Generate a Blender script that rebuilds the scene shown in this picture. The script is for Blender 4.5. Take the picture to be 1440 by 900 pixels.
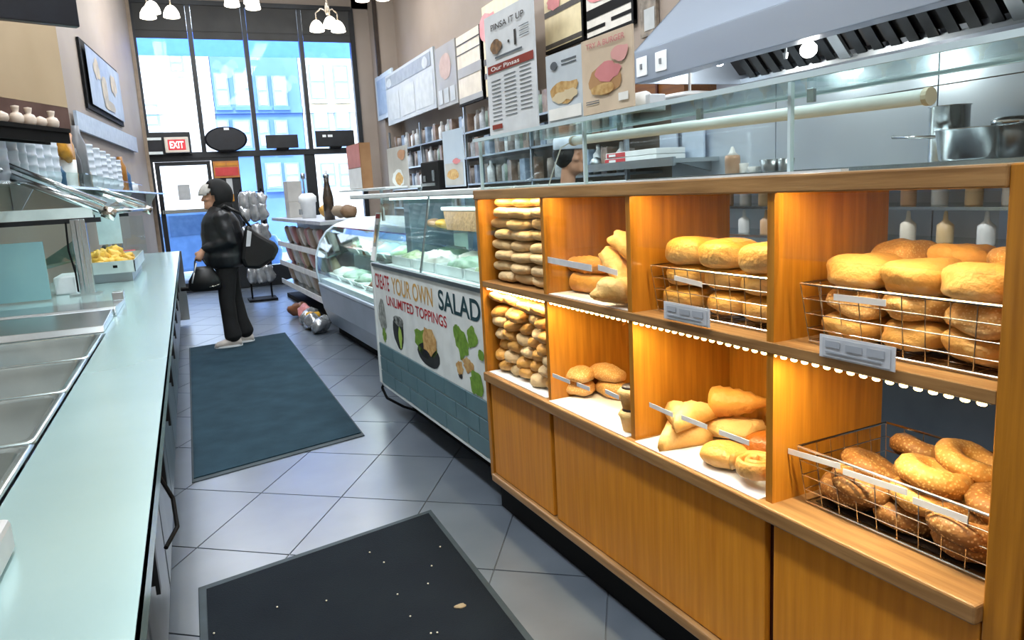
import bpy, bmesh, math, random
from mathutils import Vector, Matrix, noise
random.seed(7)
rnd = random.uniform
for o in list(bpy.data.objects): bpy.data.objects.remove(o)
SC = bpy.context.scene
COL = SC.collection
# ------------------------------------------------------------------ camera
FPX, PIT, ROL, YAW, EYE = 1050.67, math.radians(10.068), math.radians(3.094), math.radians(22.9), 1.45
def _axes():
    fw = Vector((0, math.cos(PIT), -math.sin(PIT))); rt = Vector((1, 0, 0)); dn = fw.cross(rt)
    c, s = math.cos(ROL), math.sin(ROL)
    r2 = c*rt + s*dn; d2 = -s*rt + c*dn
    Rz = Matrix.Rotation(-YAW, 3, 'Z')
    return Rz@r2, Rz@d2, Rz@fw
CR, CD, CW = _axes(); CC = Vector((0, 0, EYE))
cam = bpy.data.cameras.new('camera'); cam.sensor_width = 36; cam.lens = FPX/1440*36; cam.clip_start = .02; cam.clip_end = 300
camo = bpy.data.objects.new('camera', cam); COL.objects.link(camo); SC.camera = camo
m = Matrix.Identity(4)
for i in range(3): m[i][0], m[i][1], m[i][2] = CR[i], -CD[i], -CW[i]
m.translation = CC
camo.matrix_world = m
# ------------------------------------------------------------------ world, sun, exposure
W = bpy.data.worlds.new('sky'); SC.world = W; W.use_nodes = True
nt = W.node_tree; bg = nt.nodes['Background']
sk = nt.nodes.new('ShaderNodeTexSky'); sk.sky_type = 'NISHITA'; sk.sun_disc = False
sk.sun_elevation = math.radians(42); sk.sun_rotation = math.radians(200); sk.air_density = 1.0; sk.dust_density = .6
nt.links.new(sk.outputs[0], bg.inputs[0]); bg.inputs[1].default_value = .85
sl = bpy.data.lights.new('sun', 'SUN'); sl.energy = 4.0; sl.angle = .01; sl.color = (1, .95, .88)
so = bpy.data.objects.new('sun', sl); COL.objects.link(so)
so.rotation_euler = Vector((.25, 1, -.95)).to_track_quat('-Z', 'Y').to_euler()
vs = SC.view_settings; vs.view_transform = 'Standard'; vs.look = 'None'; vs.gamma = 1; vs.use_curve_mapping = False
vs.exposure = 0.4
# ------------------------------------------------------------------ pixel rays -> points at a known plane
CA = math.radians(2.88)
UX, VX = Vector((math.cos(CA), math.sin(CA), 0)), Vector((-math.sin(CA), math.cos(CA), 0))
def ray(px, py): return (CR*(px-720) + CD*(py-450) + CW*FPX).normalized()
def Pz(px, py, z=0): r = ray(px, py); return CC + r*((z-EYE)/r.z)
def PX(px, py, X): r = ray(px, py); return CC + r*(X/r.x)
def PY(px, py, Y): r = ray(px, py); return CC + r*(Y/r.y)
def PL(px, py, pt, n): r = ray(px, py); n = Vector(n); return CC + r*((Vector(pt)-CC).dot(n)/r.dot(n))
def uvz(p): return Vector((p.dot(UX), p.dot(VX), p.z))
def PU(px, py, u): r = ray(px, py); return uvz(CC + r*(u/r.dot(UX)))
def PUz(px, py, z): return uvz(Pz(px, py, z))
def wld(p): return UX*p[0] + VX*p[1] + Vector((0, 0, p[2]))
# ------------------------------------------------------------------ materials
def lin(c):
    if isinstance(c, str):
        c = tuple(int(c[i:i+2], 16)/255 for i in (0, 2, 4))
    return tuple((v/12.92 if v <= .04045 else ((v+.055)/1.055)**2.4) for v in c[:3])
MATS = {}
def mat(name, c, rough=.5, metal=0., c2=None, scale=8., amt=.5, stretch=(1, 1, 1), bump=0., bscale=None, emit=0., spec=.5, coat=0., trans=0., aniso=0.):
    if name in MATS: return MATS[name]
    M = bpy.data.materials.new(name); M.use_nodes = True; MATS[name] = M
    t = M.node_tree; N = t.nodes; L = t.links; b = N['Principled BSDF']
    a = lin(c); b.inputs['Base Color'].default_value = (*a, 1)
    b.inputs['Roughness'].default_value = rough; b.inputs['Metallic'].default_value = metal
    b.inputs['Specular IOR Level'].default_value = spec; b.inputs['Coat Weight'].default_value = coat
    if trans: b.inputs['Transmission Weight'].default_value = trans
    if emit:
        b.inputs['Emission Color'].default_value = (*a, 1); b.inputs['Emission Strength'].default_value = emit
    tc = N.new('ShaderNodeTexCoord'); mp = N.new('ShaderNodeMapping'); mp.inputs['Scale'].default_value = stretch
    L.new(tc.outputs['Object'], mp.inputs[0])
    nz = N.new('ShaderNodeTexNoise'); nz.inputs['Scale'].default_value = scale; nz.inputs['Detail'].default_value = 4
    L.new(mp.outputs[0], nz.inputs['Vector'])
    if c2 is None: c2 = tuple(max(0, v-.05) for v in (tuple(int(c[i:i+2], 16)/255 for i in (0, 2, 4)) if isinstance(c, str) else c))
    rp = N.new('ShaderNodeValToRGB'); e = rp.color_ramp.elements
    e[0].position = .5-.25*amt; e[1].position = .5+.25*amt
    e[0].color = (*lin(c2), 1); e[1].color = (*a, 1)
    L.new(nz.outputs[0], rp.inputs[0]); L.new(rp.outputs[0], b.inputs['Base Color'])
    if bump:
        n2 = N.new('ShaderNodeTexNoise'); n2.inputs['Scale'].default_value = bscale or scale*3; n2.inputs['Detail'].default_value = 3
        L.new(mp.outputs[0], n2.inputs['Vector'])
        bp = N.new('ShaderNodeBump'); bp.inputs['Strength'].default_value = bump; bp.inputs['Distance'].default_value = .01
        L.new(n2.outputs[0], bp.inputs['Height']); L.new(bp.outputs[0], b.inputs['Normal'])
    return M
def glass(name, tint='ffffff', refl=.06, rough=.02):
    if name in MATS: return MATS[name]
    M = bpy.data.materials.new(name); M.use_nodes = True; MATS[name] = M
    t = M.node_tree; N = t.nodes; L = t.links; N.remove(N['Principled BSDF'])
    tr = N.new('ShaderNodeBsdfTransparent'); tr.inputs[0].default_value = (*lin(tint), 1)
    gl = N.new('ShaderNodeBsdfGlossy'); gl.inputs[0].default_value = (1, 1, 1, 1); gl.inputs['Roughness'].default_value = rough
    fr = N.new('ShaderNodeLayerWeight'); pw = N.new('ShaderNodeMath'); pw.operation = 'POWER'; pw.inputs[1].default_value = 5
    ad = N.new('ShaderNodeMath'); ad.operation = 'MULTIPLY_ADD'; ad.inputs[1].default_value = .5; ad.inputs[2].default_value = refl*.6; ad.use_clamp = True
    L.new(fr.outputs['Facing'], pw.inputs[0])
    mx = N.new('ShaderNodeMixShader')
    L.new(pw.outputs[0], ad.inputs[0]); L.new(ad.outputs[0], mx.inputs[0]); L.new(tr.outputs[0], mx.inputs[1]); L.new(gl.outputs[0], mx.inputs[2])
    L.new(mx.outputs[0], N['Material Output'].inputs[0])
    return M
def woodmat(name, c1, c2, axis='z', rough=.35, scale=1.):
    if name in MATS: return MATS[name]
    st = {'z': (14, 14, .8), 'x': (.8, 14, 14), 'y': (14, .8, 14)}[axis]
    M = mat(name, c1, rough, c2=c2, scale=3.6*scale, amt=1.0, stretch=st, bump=.12, bscale=6, coat=.06, spec=.35)
    return M
def breadmat(name, top, low, rough=.6, seeds=None, mottled=.5, nscale=18):
    if name in MATS: return MATS[name]
    M = bpy.data.materials.new(name); M.use_nodes = True; MATS[name] = M
    t = M.node_tree; N = t.nodes; L = t.links; b = N['Principled BSDF']; b.inputs['Roughness'].default_value = rough
    tc = N.new('ShaderNodeTexCoord'); sx = N.new('ShaderNodeSeparateXYZ'); L.new(tc.outputs['Generated'], sx.inputs[0])
    nz = N.new('ShaderNodeTexNoise'); nz.inputs['Scale'].default_value = nscale; nz.inputs['Detail'].default_value = 5; L.new(tc.outputs['Object'], nz.inputs['Vector'])
    a1 = N.new('ShaderNodeMath'); a1.operation = 'MULTIPLY_ADD'; L.new(nz.outputs[0], a1.inputs[0]); a1.inputs[1].default_value = mottled; L.new(sx.outputs[2], a1.inputs[2])
    rp = N.new('ShaderNodeValToRGB'); e = rp.color_ramp.elements; e[0].position = .3+.3*mottled; e[1].position = .75+.5*mottled
    e[0].color = (*lin(low), 1); e[1].color = (*lin(top), 1); L.new(a1.outputs[0], rp.inputs[0])
    out = rp.outputs[0]
    if seeds:
        vo = N.new('ShaderNodeTexVoronoi'); vo.inputs['Scale'].default_value = 150; L.new(tc.outputs['Object'], vo.inputs['Vector'])
        lt = N.new('ShaderNodeMath'); lt.operation = 'LESS_THAN'; lt.inputs[1].default_value = .33; L.new(vo.outputs['Distance'], lt.inputs[0])
        mx = N.new('ShaderNodeMix'); mx.data_type = 'RGBA'; L.new(lt.outputs[0], mx.inputs[0]); L.new(out, mx.inputs[6]); mx.inputs[7].default_value = (*lin(seeds), 1); out = mx.outputs[2]
    L.new(out, b.inputs['Base Color'])
    bp = N.new('ShaderNodeBump'); bp.inputs['Strength'].default_value = .5; bp.inputs['Distance'].default_value = .01
    n2 = N.new('ShaderNodeTexNoise'); n2.inputs['Scale'].default_value = 60; L.new(tc.outputs['Object'], n2.inputs['Vector'])
    L.new(n2.outputs[0], bp.inputs['Height']); L.new(bp.outputs[0], b.inputs['Normal'])
    return M
STEEL = mat('brushed_steel', 'd4dadb', .22, 1., c2='c2c9cb', scale=3, stretch=(1, 6, 1), amt=1)
STEELP = mat('pale_steel', 'bcdad8', .22, .55, c2='adcccb', scale=2, amt=1)
STEELD = mat('dull_steel', 'a9b0b4', .35, 1., c2='8f969a', scale=4, amt=1)
STEELW = mat('wall_steel', 'd3deeb', .3, .6, c2='c0cbda', scale=1.5, stretch=(1, 1, .4), amt=1.2)
CHROME = mat('chrome_wire', 'd9d4c8', .2, 1.)
BLACK = mat('matte_black', '030304', .7, c2='020203', spec=.2)
NAVY = mat('dark_screen', '070d18', .35)
DARKF = mat('dark_frame', '14181d', .45)
WHITE = mat('white_plastic', 'eef1f2', .4)
WHITEM = mat('white_enamel', 'dfe7e8', .35)
PAPER = mat('white_paper', 'f2f2ee', .7)
OAK = woodmat('oak_upright', 'c58428', '98601a', 'z')
OAKY = woodmat('oak_along', 'b38a58', '7f5a33', 'y')
OAKD = woodmat('oak_door', 'e2962c', 'c87c1c', 'z', rough=.4)
GROOVE = mat('oak_groove', '4a1c07', .6)
GLS = glass('clear_glass', 'f4fbfa', .05)
ACRY = glass('clear_acrylic', 'fbfaf6', .045)
GLSB = glass('window_glass', 'eef5fc', .012)
# ------------------------------------------------------------------ mesh builder
ORG = {}
class MB:
    def __init__(s): s.v = []; s.f = []
    def add(s, vs, fs):
        n = len(s.v); s.v += [tuple(p) for p in vs]; s.f += [tuple(i+n for i in f) for f in fs]; return s
    def box(s, x0, x1, y0, y1, z0, z1):
        x0, x1 = sorted((x0, x1)); y0, y1 = sorted((y0, y1)); z0, z1 = sorted((z0, z1))
        return s.add([(x0,y0,z0),(x1,y0,z0),(x1,y1,z0),(x0,y1,z0),(x0,y0,z1),(x1,y0,z1),(x1,y1,z1),(x0,y1,z1)],
                     [(0,3,2,1),(4,5,6,7),(0,1,5,4),(1,2,6,5),(2,3,7,6),(3,0,4,7)])
    def tube(s, a, b, r, n=10, r2=None, cap=True):
        a, b = Vector(a), Vector(b); d = (b-a).normalized(); r2 = r if r2 is None else r2
        p = d.orthogonal().normalized(); q = d.cross(p); vs = []
        for c, rr in ((a, r), (b, r2)):
            vs += [c + (p*math.cos(6.28319*k/n) + q*math.sin(6.28319*k/n))*rr for k in range(n)]
        fs = [(k, (k+1) % n, n+(k+1) % n, n+k) for k in range(n)]
        if cap: fs += [tuple(range(n))[::-1], tuple(range(n, 2*n))]
        return s.add(vs, fs)
    def path(s, pts, r, n=8):
        for a, b in zip(pts[:-1], pts[1:]): s.tube(a, b, r, n)
        return s
    def loft(s, rings, cap=True):
        n = len(rings[0]); vs = [p for R in rings for p in R]; fs = []
        for i in range(len(rings)-1):
            for k in range(n): fs.append((i*n+k, i*n+(k+1) % n, (i+1)*n+(k+1) % n, (i+1)*n+k))
        if cap: fs += [tuple(range(n))[::-1], tuple((len(rings)-1)*n+k for k in range(n))]
        return s.add(vs, fs)
    def lathe(s, prof, c=(0, 0, 0), n=16, axis='z', cap=True):
        R = []
        for r, h in prof:
            ring = []
            for k in range(n):
                a = 6.28319*k/n; x, y = r*math.cos(a), r*math.sin(a)
                p = {'z': (x, y, h), 'x': (h, x, y), 'y': (y, h, x)}[axis]
                ring.append((p[0]+c[0], p[1]+c[1], p[2]+c[2]))
            R.append(ring)
        return s.loft(R, cap)
    def ell(s, c, r, nu=14, nv=9, nz=0., ns=8., seed=0., p=1.):
        vs = []; c = Vector(c)
        def sg(x, e): return math.copysign(abs(x)**e, x)
        for j in range(1, nv):
            t = math.pi*j/nv
            for k in range(nu):
                a = 6.28319*k/nu
                d = Vector((sg(math.sin(t), p)*sg(math.cos(a), p), sg(math.sin(t), p)*sg(math.sin(a), p), sg(math.cos(t), p)))
                q = Vector((d.x*r[0], d.y*r[1], d.z*r[2]))
                if nz: q *= 1 + nz*(noise.noise(q*ns + Vector((seed, seed*2, 0))) + .4*noise.noise(q*ns*2.6 + Vector((seed, 0, seed))))
                vs.append(c+q)
        m0 = len(vs); vs += [c+Vector((0, 0, r[2])), c-Vector((0, 0, r[2]))]
        fs = []
        for j in range(nv-2):
            for k in range(nu): fs.append((j*nu+k, (j+1)*nu+k, (j+1)*nu+(k+1) % nu, j*nu+(k+1) % nu))
        for k in range(nu):
            fs.append((m0, k, (k+1) % nu)); fs.append((m0+1, (nv-2)*nu+(k+1) % nu, (nv-2)*nu+k))
        return s.add(vs, fs)
    def torus(s, c, R, r, nu=18, nv=9, sz=1., nz=0., seed=0.):
        vs = []
        for i in range(nu):
            a = 6.28319*i/nu
            for j in range(nv):
                b = 6.28319*j/nv
                q = Vector(((R+r*math.cos(b))*math.cos(a), (R+r*math.cos(b))*math.sin(a), r*sz*math.sin(b)))
                if nz: q += Vector((0, 0, 1))*nz*noise.noise(q*22+Vector((seed, 0, seed)))
                vs.append(Vector(c)+q)
        fs = [(i*nv+j, ((i+1) % nu)*nv+j, ((i+1) % nu)*nv+(j+1) % nv, i*nv+(j+1) % nv) for i in range(nu) for j in range(nv)]
        return s.add(vs, fs)
    def quad(s, a, b, c, d, t=.002):
        a, b, c, d = map(Vector, (a, b, c, d)); n = (b-a).cross(d-a).normalized()*t
        return s.add([a, b, c, d, a-n, b-n, c-n, d-n], [(0,1,2,3),(7,6,5,4),(0,4,5,1),(1,5,6,2),(2,6,7,3),(3,7,4,0)])
    def prism(s, poly, axis, h0, h1):
        def P(p, h): return {'x': (h, p[0], p[1]), 'y': (p[0], h, p[1]), 'z': (p[0], p[1], h)}[axis]
        n = len(poly); vs = [P(p, h0) for p in poly]+[P(p, h1) for p in poly]
        fs = [tuple(range(n)), tuple(range(n, 2*n))[::-1]]+[(k, n+k, n+(k+1) % n, (k+1) % n) for k in range(n)]
        return s.add(vs, fs)
    def mesh(s, name, mt, org=(0, 0, 0), smooth=False):
        me = bpy.data.meshes.new(name); o = Vector(org)
        me.from_pydata([tuple(Vector(p)-o) for p in s.v], [], s.f)
        b = bmesh.new(); b.from_mesh(me); bmesh.ops.recalc_face_normals(b, faces=b.faces); b.to_mesh(me); b.free()
        if smooth: me.polygons.foreach_set('use_smooth', [True]*len(me.polygons))
        me.materials.append(mt); me.update(); return me
def bev(o, w=.004, seg=2):
    m = o.modifiers.new('edge', 'BEVEL'); m.width = w; m.segments = seg; m.limit_method = 'ANGLE'; return o
def props(o, label, cat, group=None, kind=None):
    if label: o['label'] = label
    if cat: o['category'] = cat
    if group: o['group'] = group
    if kind: o['kind'] = kind
    return o
def thing(name, label, cat, org, case=False, group=None, kind=None):
    o = bpy.data.objects.new(name, None); COL.objects.link(o); o.empty_display_size = .05
    o.location = wld(org) if case else Vector(org)
    if case: o.rotation_euler.z = CA
    ORG[o.name] = tuple(org)
    return props(o, label, cat, group, kind)
def part(mb, name, mt, parent, smooth=False, bevel=0., label=None, kind=None):
    me = mb.mesh(name, mt, ORG[parent.name], smooth); o = bpy.data.objects.new(name, me); COL.objects.link(o); o.parent = parent
    ORG[o.name] = ORG[parent.name]
    if bevel: bev(o, bevel)
    if label: o['label'] = label
    if kind: o['kind'] = kind
    return o
def single(mb, name, mt, label, cat, org, case=False, group=None, smooth=False, bevel=0., kind=None):
    me = mb.mesh(name, mt, org, smooth); o = bpy.data.objects.new(name, me); COL.objects.link(o)
    o.location = wld(org) if case else Vector(org)
    if case: o.rotation_euler.z = CA
    ORG[o.name] = tuple(org)
    if bevel: bev(o, bevel)
    return props(o, label, cat, group, kind)
def struct(mb, name, mt, parent=None, bevel=0.):
    if parent: return part(mb, name, mt, parent, bevel=bevel)
    me = mb.mesh(name, mt); o = bpy.data.objects.new(name, me); COL.objects.link(o); o['kind'] = 'structure'; ORG[o.name] = (0, 0, 0)
    if bevel: bev(o, bevel)
    return o
def inst(me, name, loc, rot=(0, 0, 0), label=None, cat=None, group=None, parent=None, case=False, sc=None):
    o = bpy.data.objects.new(name, me); COL.objects.link(o)
    if parent: o.parent = parent; o.location = Vector(loc)-Vector(ORG[parent.name]); ORG[o.name] = ORG[parent.name]
    else:
        o.location = wld(loc) if case else Vector(loc)
    o.rotation_euler = rot
    if case and not parent: o.rotation_euler.rotate(Matrix.Rotation(CA, 3, 'Z').to_euler()) 
    if sc: o.scale = sc
    return props(o, label, cat, group)
class Panel:
    """flat sheet from 4 corners (bl, br, tr, tl); s,t in 0..1 on it, off = height above the sheet"""
    def __init__(s, bl, br, tr, tl):
        s.bl, s.br, s.tr, s.tl = map(Vector, (bl, br, tr, tl)); s.n = (s.br-s.bl).cross(s.tl-s.bl).normalized()
    def at(s, a, b, off=.001): return (s.bl*(1-a)+s.br*a)*(1-b)+(s.tl*(1-a)+s.tr*a)*b + s.n*off
    def rect(s, mb, a0, a1, b0, b1, off=.001, t=.0008): return mb.quad(s.at(a0, b0, off), s.at(a1, b0, off), s.at(a1, b1, off), s.at(a0, b1, off), t)
    def blob(s, mb, a, b, ra, rb, off=.001, n=16, wob=0., seed=0.):
        pts = []
        for k in range(n):
            t = 6.28319*k/n; w = 1+wob*noise.noise(Vector((math.cos(t)*1.7+seed, math.sin(t)*1.7, seed)))
            pts.append(s.at(a+ra*w*math.cos(t), b+rb*w*math.sin(t), off))
        m0 = len(pts); return mb.add(pts+[s.at(a, b, off)], [(k, (k+1) % n, m0) for k in range(n)])
    def text(s, body, a, b, h, mt, parent, name='lettering', w=None, off=.0015, bold=0.):
        cu = bpy.data.curves.new('txt', 'FONT'); cu.body = body; cu.size = 1; cu.align_x = 'LEFT'; cu.offset = bold
        to = bpy.data.objects.new('txt', cu); me = bpy.data.meshes.new_from_object(to); bpy.data.objects.remove(to)
        xs = [v.co.x for v in me.vertices]; ys = [v.co.y for v in me.vertices]; x0, x1, y0, y1 = min(xs), max(xs), min(ys), max(ys)
        if w is None: w = h*(x1-x0)/max(y1-y0, .01)*((s.tl-s.bl).length/(s.br-s.bl).length)
        o = Vector(ORG[parent.name])
        for v in me.vertices:
            v.co = s.at(a+w*(v.co.x-x0)/(x1-x0), b+h*(v.co.y-y0)/(y1-y0), off)-o
        me.materials.clear(); me.materials.append(mt)
        t = bpy.data.objects.new(name, me); COL.objects.link(t); t.parent = parent; ORG[t.name] = ORG[parent.name]; return t
def area(name, loc, rot, sx, sy, power, color, parent=None):
    l = bpy.data.lights.new(name, 'AREA'); l.shape = 'RECTANGLE'; l.size = sx; l.size_y = sy; l.energy = power; l.color = color
    o = bpy.data.objects.new(name, l); COL.objects.link(o); o.location = loc; o.rotation_euler = rot
    if parent: o.parent = parent; o.location = Vector(loc)-Vector(ORG[parent.name])
    return o
def point(name, loc, power, color, r=.04, parent=None):
    l = bpy.data.lights.new(name, 'POINT'); l.energy = power; l.color = color; l.shadow_soft_size = r
    o = bpy.data.objects.new(name, l); COL.objects.link(o); o.location = loc
    if parent: o.parent = parent; o.location = Vector(loc)-Vector(ORG[parent.name])
    return o
# ================================================================== THE ROOM
YW, XR, ZC, YB = 13.5, 3.6, 5.0, -3.0           # window wall, right wall, ceiling, back wall
def xl(y): return -1.65 + .089*y                 # left wall runs a little askew
FLM = mat('floor_grout', '565d65', .5, c2='4a5158', scale=3)
TILE = mat('floor_tile', '666f79', .3, c2='444d58', scale=3.0, amt=1.5, bump=.02, bscale=9, coat=.7)
BEIGE = mat('beige_wall', '9a8c80', .7, c2='918377', scale=1.2)
LILAC = mat('pale_wall', '998d83', .7, c2='90847a', scale=1.2)
TAN = mat('tan_soffit', 'b09a7c', .75, c2='a79173', scale=1.5)
BROWN = mat('brown_band', '5a4038', .6)
CEIL = mat('ceiling_paint', 'e4eaea', .8)
fl = struct(MB().box(-3, XR+.1, YB-.1, YW+.1, -.12, -.006), 'floor', FLM)
e1, e2, t0 = Vector((.352, -.266, 0)), Vector((.309, .492, 0)), Vector((.535, 3.535, 0))
g = .0035
def tl_(p, q, m=0):
    a = t0 + e1*p + e2*q; b = a+e1; c = b+e2; d = a+e2; ce = (a+c)/2
    return [x+(ce-x).normalized()*g*1.4 for x in (a, b, c, d)]
q4 = [x - (t0+(e1+e2)/2) for x in tl_(0, 0)]
tmesh = MB().prism([(p.x, p.y) for p in q4], 'z', -.006, 0).mesh('tile', TILE)
nt_ = 0
for p in range(-20, 22):
    for q in range(-20, 26):
        c = t0 + e1*(p+.5) + e2*(q+.5)
        if -.75 < c.x < 2.35 and 1.2 < c.y < 13.1:
            inst(tmesh, 'tile', c, parent=fl); nt_ += 1
MATS['floor_tile'].node_tree.nodes['Principled BSDF'].inputs['Coat Roughness'].default_value = .3
fm = MATS['floor_tile']    # tiles share a mesh: take the clouding from world position
for n in fm.node_tree.nodes:
    if n.type == 'TEX_COORD':
        gm = fm.node_tree.nodes.new('ShaderNodeNewGeometry')
        for l in list(n.outputs['Object'].links): fm.node_tree.links.new(gm.outputs['Position'], l.to_socket)
struct(MB().prism([(xl(YB), YB), (xl(YW), YW), (xl(YW)-.15, YW), (xl(YB)-.15, YB)], 'z', -.1, ZC), 'wall_left', LILAC)
struct(MB().box(-3, XR+.2, YB-.15, YB, -.1, ZC), 'wall_back', BEIGE)
struct(MB().box(-3, XR+.2, YB-.15, YW+.1, ZC, ZC+.15), 'ceiling', CEIL)
wr = struct(MB().box(XR, XR+.15, YB-.1, YW+.1, -.1, ZC), 'wall_right', BEIGE)
for a, b in ((-.6, .5), (.5, 1.62), (1.62, 2.75), (2.75, 3.9), (3.9, 5.05)):   # steel cladding behind the cook line
    part(MB().box(XR-.02, XR-.001, a+.004, b-.004, .9, 1.84), 'steel_panel', STEELW, wr)
    part(MB().box(XR-.02, XR-.001, a+.004, b-.004, 1.846, 2.6), 'steel_panel', STEELW, wr)
# window wall: piers, header
wx0, wx1, wtop = -.43, 3.0, PY(345, 6, YW).z
wf = struct(MB().box(-3, xl(YW)+.02, YW, YW+.2, -.1, ZC).box(-3, XR+.2, YW, YW+.2, wtop, ZC).box(wx1+.02, XR+.2, YW, YW+.2, -.1, ZC), 'wall_front', LILAC)
struct(MB().box(XR-.30, XR, YW-.6, YW-.02, 0, ZC), 'trim_1', LILAC)          # pier in the far right corner
part(MB().box(xl(YW-.25)+.0, xl(YW-.25)+.05, YW-.26, YW-.2, .0, ZC), 'pipe_chase', mat('brown_pipe', '8b7b6a', .6), wf)  # plain brown vertical strip at the left window edge
pv = PX(546, 60, XR-.32)
part(MB().box(XR-.36, XR-.301, YW-.62, YW-.56, PX(547, 100, XR-.3).z, ZC-.01), 'conduit', mat('dark_conduit', '33271f', .6), wf)
# storefront
ztr = 2.24
zbl = PY(340, 57, YW).z
win = bpy.data.objects.new('window_1', None); COL.objects.link(win); win['kind'] = 'structure'; win.location = (0, YW, 0); ORG[win.name] = (0, YW, 0)
fw_ = .035
mul = [wx0, PY(276, 120, YW).x, PY(352, 120, YW).x, PY(429, 120, YW).x, wx1]
part(MB().box(wx0-.03, wx0+.04, YW-.04, YW+.08, 0, wtop), 'jamb', DARKF, win)
part(MB().box(wx1-.05, wx1+.03, YW-.04, YW+.08, 0, wtop), 'jamb', DARKF, win)
part(MB().box(wx0, wx1, YW-.05, YW+.08, wtop-.05, wtop+.02), 'head_rail', DARKF, win)
part(MB().box(wx0, wx1, YW-.06, YW+.08, ztr-.05, ztr+.045), 'transom', DARKF, win)
for x in mul[1:-1]:
    part(MB().box(x-fw_, x+fw_, YW-.04, YW+.07, ztr, wtop), 'mullion', DARKF, win)
SHADE = mat('roller_shade', '3d3d3c', .7, c2='333332', scale=2)
for a, b in zip(mul[:-1], mul[1:]):
    part(MB().box(a+fw_, b-fw_, YW+.0, YW+.008, ztr+.045, wtop-.05), 'pane', GLSB, win)
    part(MB().box(a+fw_+.005, b-fw_-.005, YW-.025, YW-.015, zbl, wtop-.05).box(a+fw_+.005, b-fw_-.005, YW-.035, YW-.012, zbl+.12, zbl+.2), 'roller_shade', SHADE, win)
xs = [PY(x, 260, YW).x for x in (303, 341, 362, 370, 433, 442, 503)]
part(MB().box(xs[0]-.02, xs[1]-.02, YW-.04, YW+.06, 0, ztr), 'post', DARKF, win)
part(MB().box(xs[2]-.01, xs[3]+.0, YW-.04, YW+.06, 0, ztr), 'post', DARKF, win)
part(MB().box(xs[4]-.02, xs[5]+.05, YW-.04, YW+.06, 0, ztr), 'post', DARKF, win)
for a, b in ((xs[1]-.02, xs[2]-.01), (xs[3], xs[4]-.02), (xs[5]+.05, wx1-.05)):
    part(MB().box(a, b, YW, YW+.008, .35, ztr-.05), 'pane', GLSB, win)
    part(MB().box(a, b, YW-.03, YW+.05, 0, .35), 'bulkhead_panel', DARKF, win)
# door
dx0, dx1 = wx0+.06, xs[0]-.04
dr = bpy.data.objects.new('door_1', None); COL.objects.link(dr); dr['kind'] = 'structure'; dr.location = (dx0, YW, 0); ORG[dr.name] = (dx0, YW, 0)
zd = 2.14
part(MB().box(dx0, dx0+.07, YW-.02, YW+.03, .0, zd), 'stile', DARKF, dr)
part(MB().box(dx1-.06, dx1, YW-.02, YW+.03, .0, zd), 'stile', DARKF, dr)
part(MB().box(dx0+.07, dx1-.06, YW-.02, YW+.03, 0, .16), 'bottom_rail', DARKF, dr)
part(MB().box(dx0+.07, dx1-.06, YW-.02, YW+.03, zd-.06, zd), 'top_rail', DARKF, dr)
part(MB().box(dx0+.07, dx1-.06, YW, YW+.008, .16, zd-.06), 'pane', GLSB, dr)
zb = PY(260, 297, YW).z
pb = part(MB().box(dx0+.05, dx1-.05, YW-.09, YW-.05, zb-.03, zb+.03), 'push_bar', STEEL, dr)
part(MB().box(dx0+.03, dx0+.06, YW-.09, YW-.02, zb-.03, zb+.03).box(dx1-.06, dx1-.03, YW-.09, YW-.02, zb-.03, zb+.03), 'bracket', STEEL, pb)
a = PY(249, 260, YW); b = PY(269, 281, YW)
part(MB().box(a.x, b.x, YW-.008, YW-.004, b.z, a.z), 'notice', mat('grey_paper', 'b9bcbe', .7), dr)
part(MB().box(wx0+.04, xs[0]-.02, YW-.05, YW+.06, zd+.005, ztr-.05), 'door_header', DARKF, win)
# left bulkhead with the brown band
ze = 2.14
fx, fy = -.65, 6.0
d26 = Vector((-math.sin(math.radians(26)), -math.cos(math.radians(26)), 0))
k = 1.26
pA = Vector((fx, fy, 0)); pB = pA + d26*k
poly = [(pA.x, pA.y), (xl(fy)-.02, fy+.02), (xl(pB.y)-.05, pB.y), (pB.x, pB.y)]
so_ = struct(MB().prism(poly, 'z', ze, ZC), 'trim_2', TAN)
part(MB().prism([(p[0]*1.0, p[1]) for p in poly], 'z', ze-.16, ze-.002), 'brown_band', BROWN, so_)
# pale blue frieze along the left wall below the picture
LN = Vector((1, -.089, 0)).normalized(); LP = Vector((xl(6), 6, 0))
FRZ = mat('pale_frieze', 'aeb9c6', .5, c2='8f9db0', scale=14, amt=1.2)
f1, f2, f3, f4 = (PL(x, y, LP+LN*.02, LN) for x, y in ((100, 152), (187, 190), (187, 207), (100, 180)))
y0, y1 = f1.y, min(f2.y, 13.2)
zt, zl = f1.z-.02, f4.z
fz = struct(MB().quad((xl(y0)+.03, y0, zl), (xl(y1)+.03, y1, zl), (xl(y1)+.03, y1, zt+.03), (xl(y0)+.03, y0, zt), -.028), 'trim_3', FRZ)
# ================================================================== ceiling fluorescents
def ceil_light(x, y, w=2.2, p=50, col=(.93, .97, 1)):
    t = thing('ceiling_light', 'long fluorescent ceiling fixture with white diffuser over the shop floor', 'ceiling light', (x, y, ZC), group='ceiling fluorescents')
    part(MB().box(x-.16, x+.16, y-w/2, y+w/2, ZC-.09, ZC), 'housing', WHITE, t)
    part(MB().box(x-.13, x+.13, y-w/2+.03, y+w/2-.03, ZC-.105, ZC-.09), 'diffuser', mat('tube_glow', 'f4f8ff', .5, emit=6), t)
    area('ceiling_lamp', (x, y, ZC-.115), (0, 0, 0), .26, w-.1, p, col, t)
for y in (-1.2, 1.8, 4.8, 7.8, 10.8):
    ceil_light(-.1 if y < 9 else .4, y, p=64 if y < 6 else 46); ceil_light(2.0, y, p=38)
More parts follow.
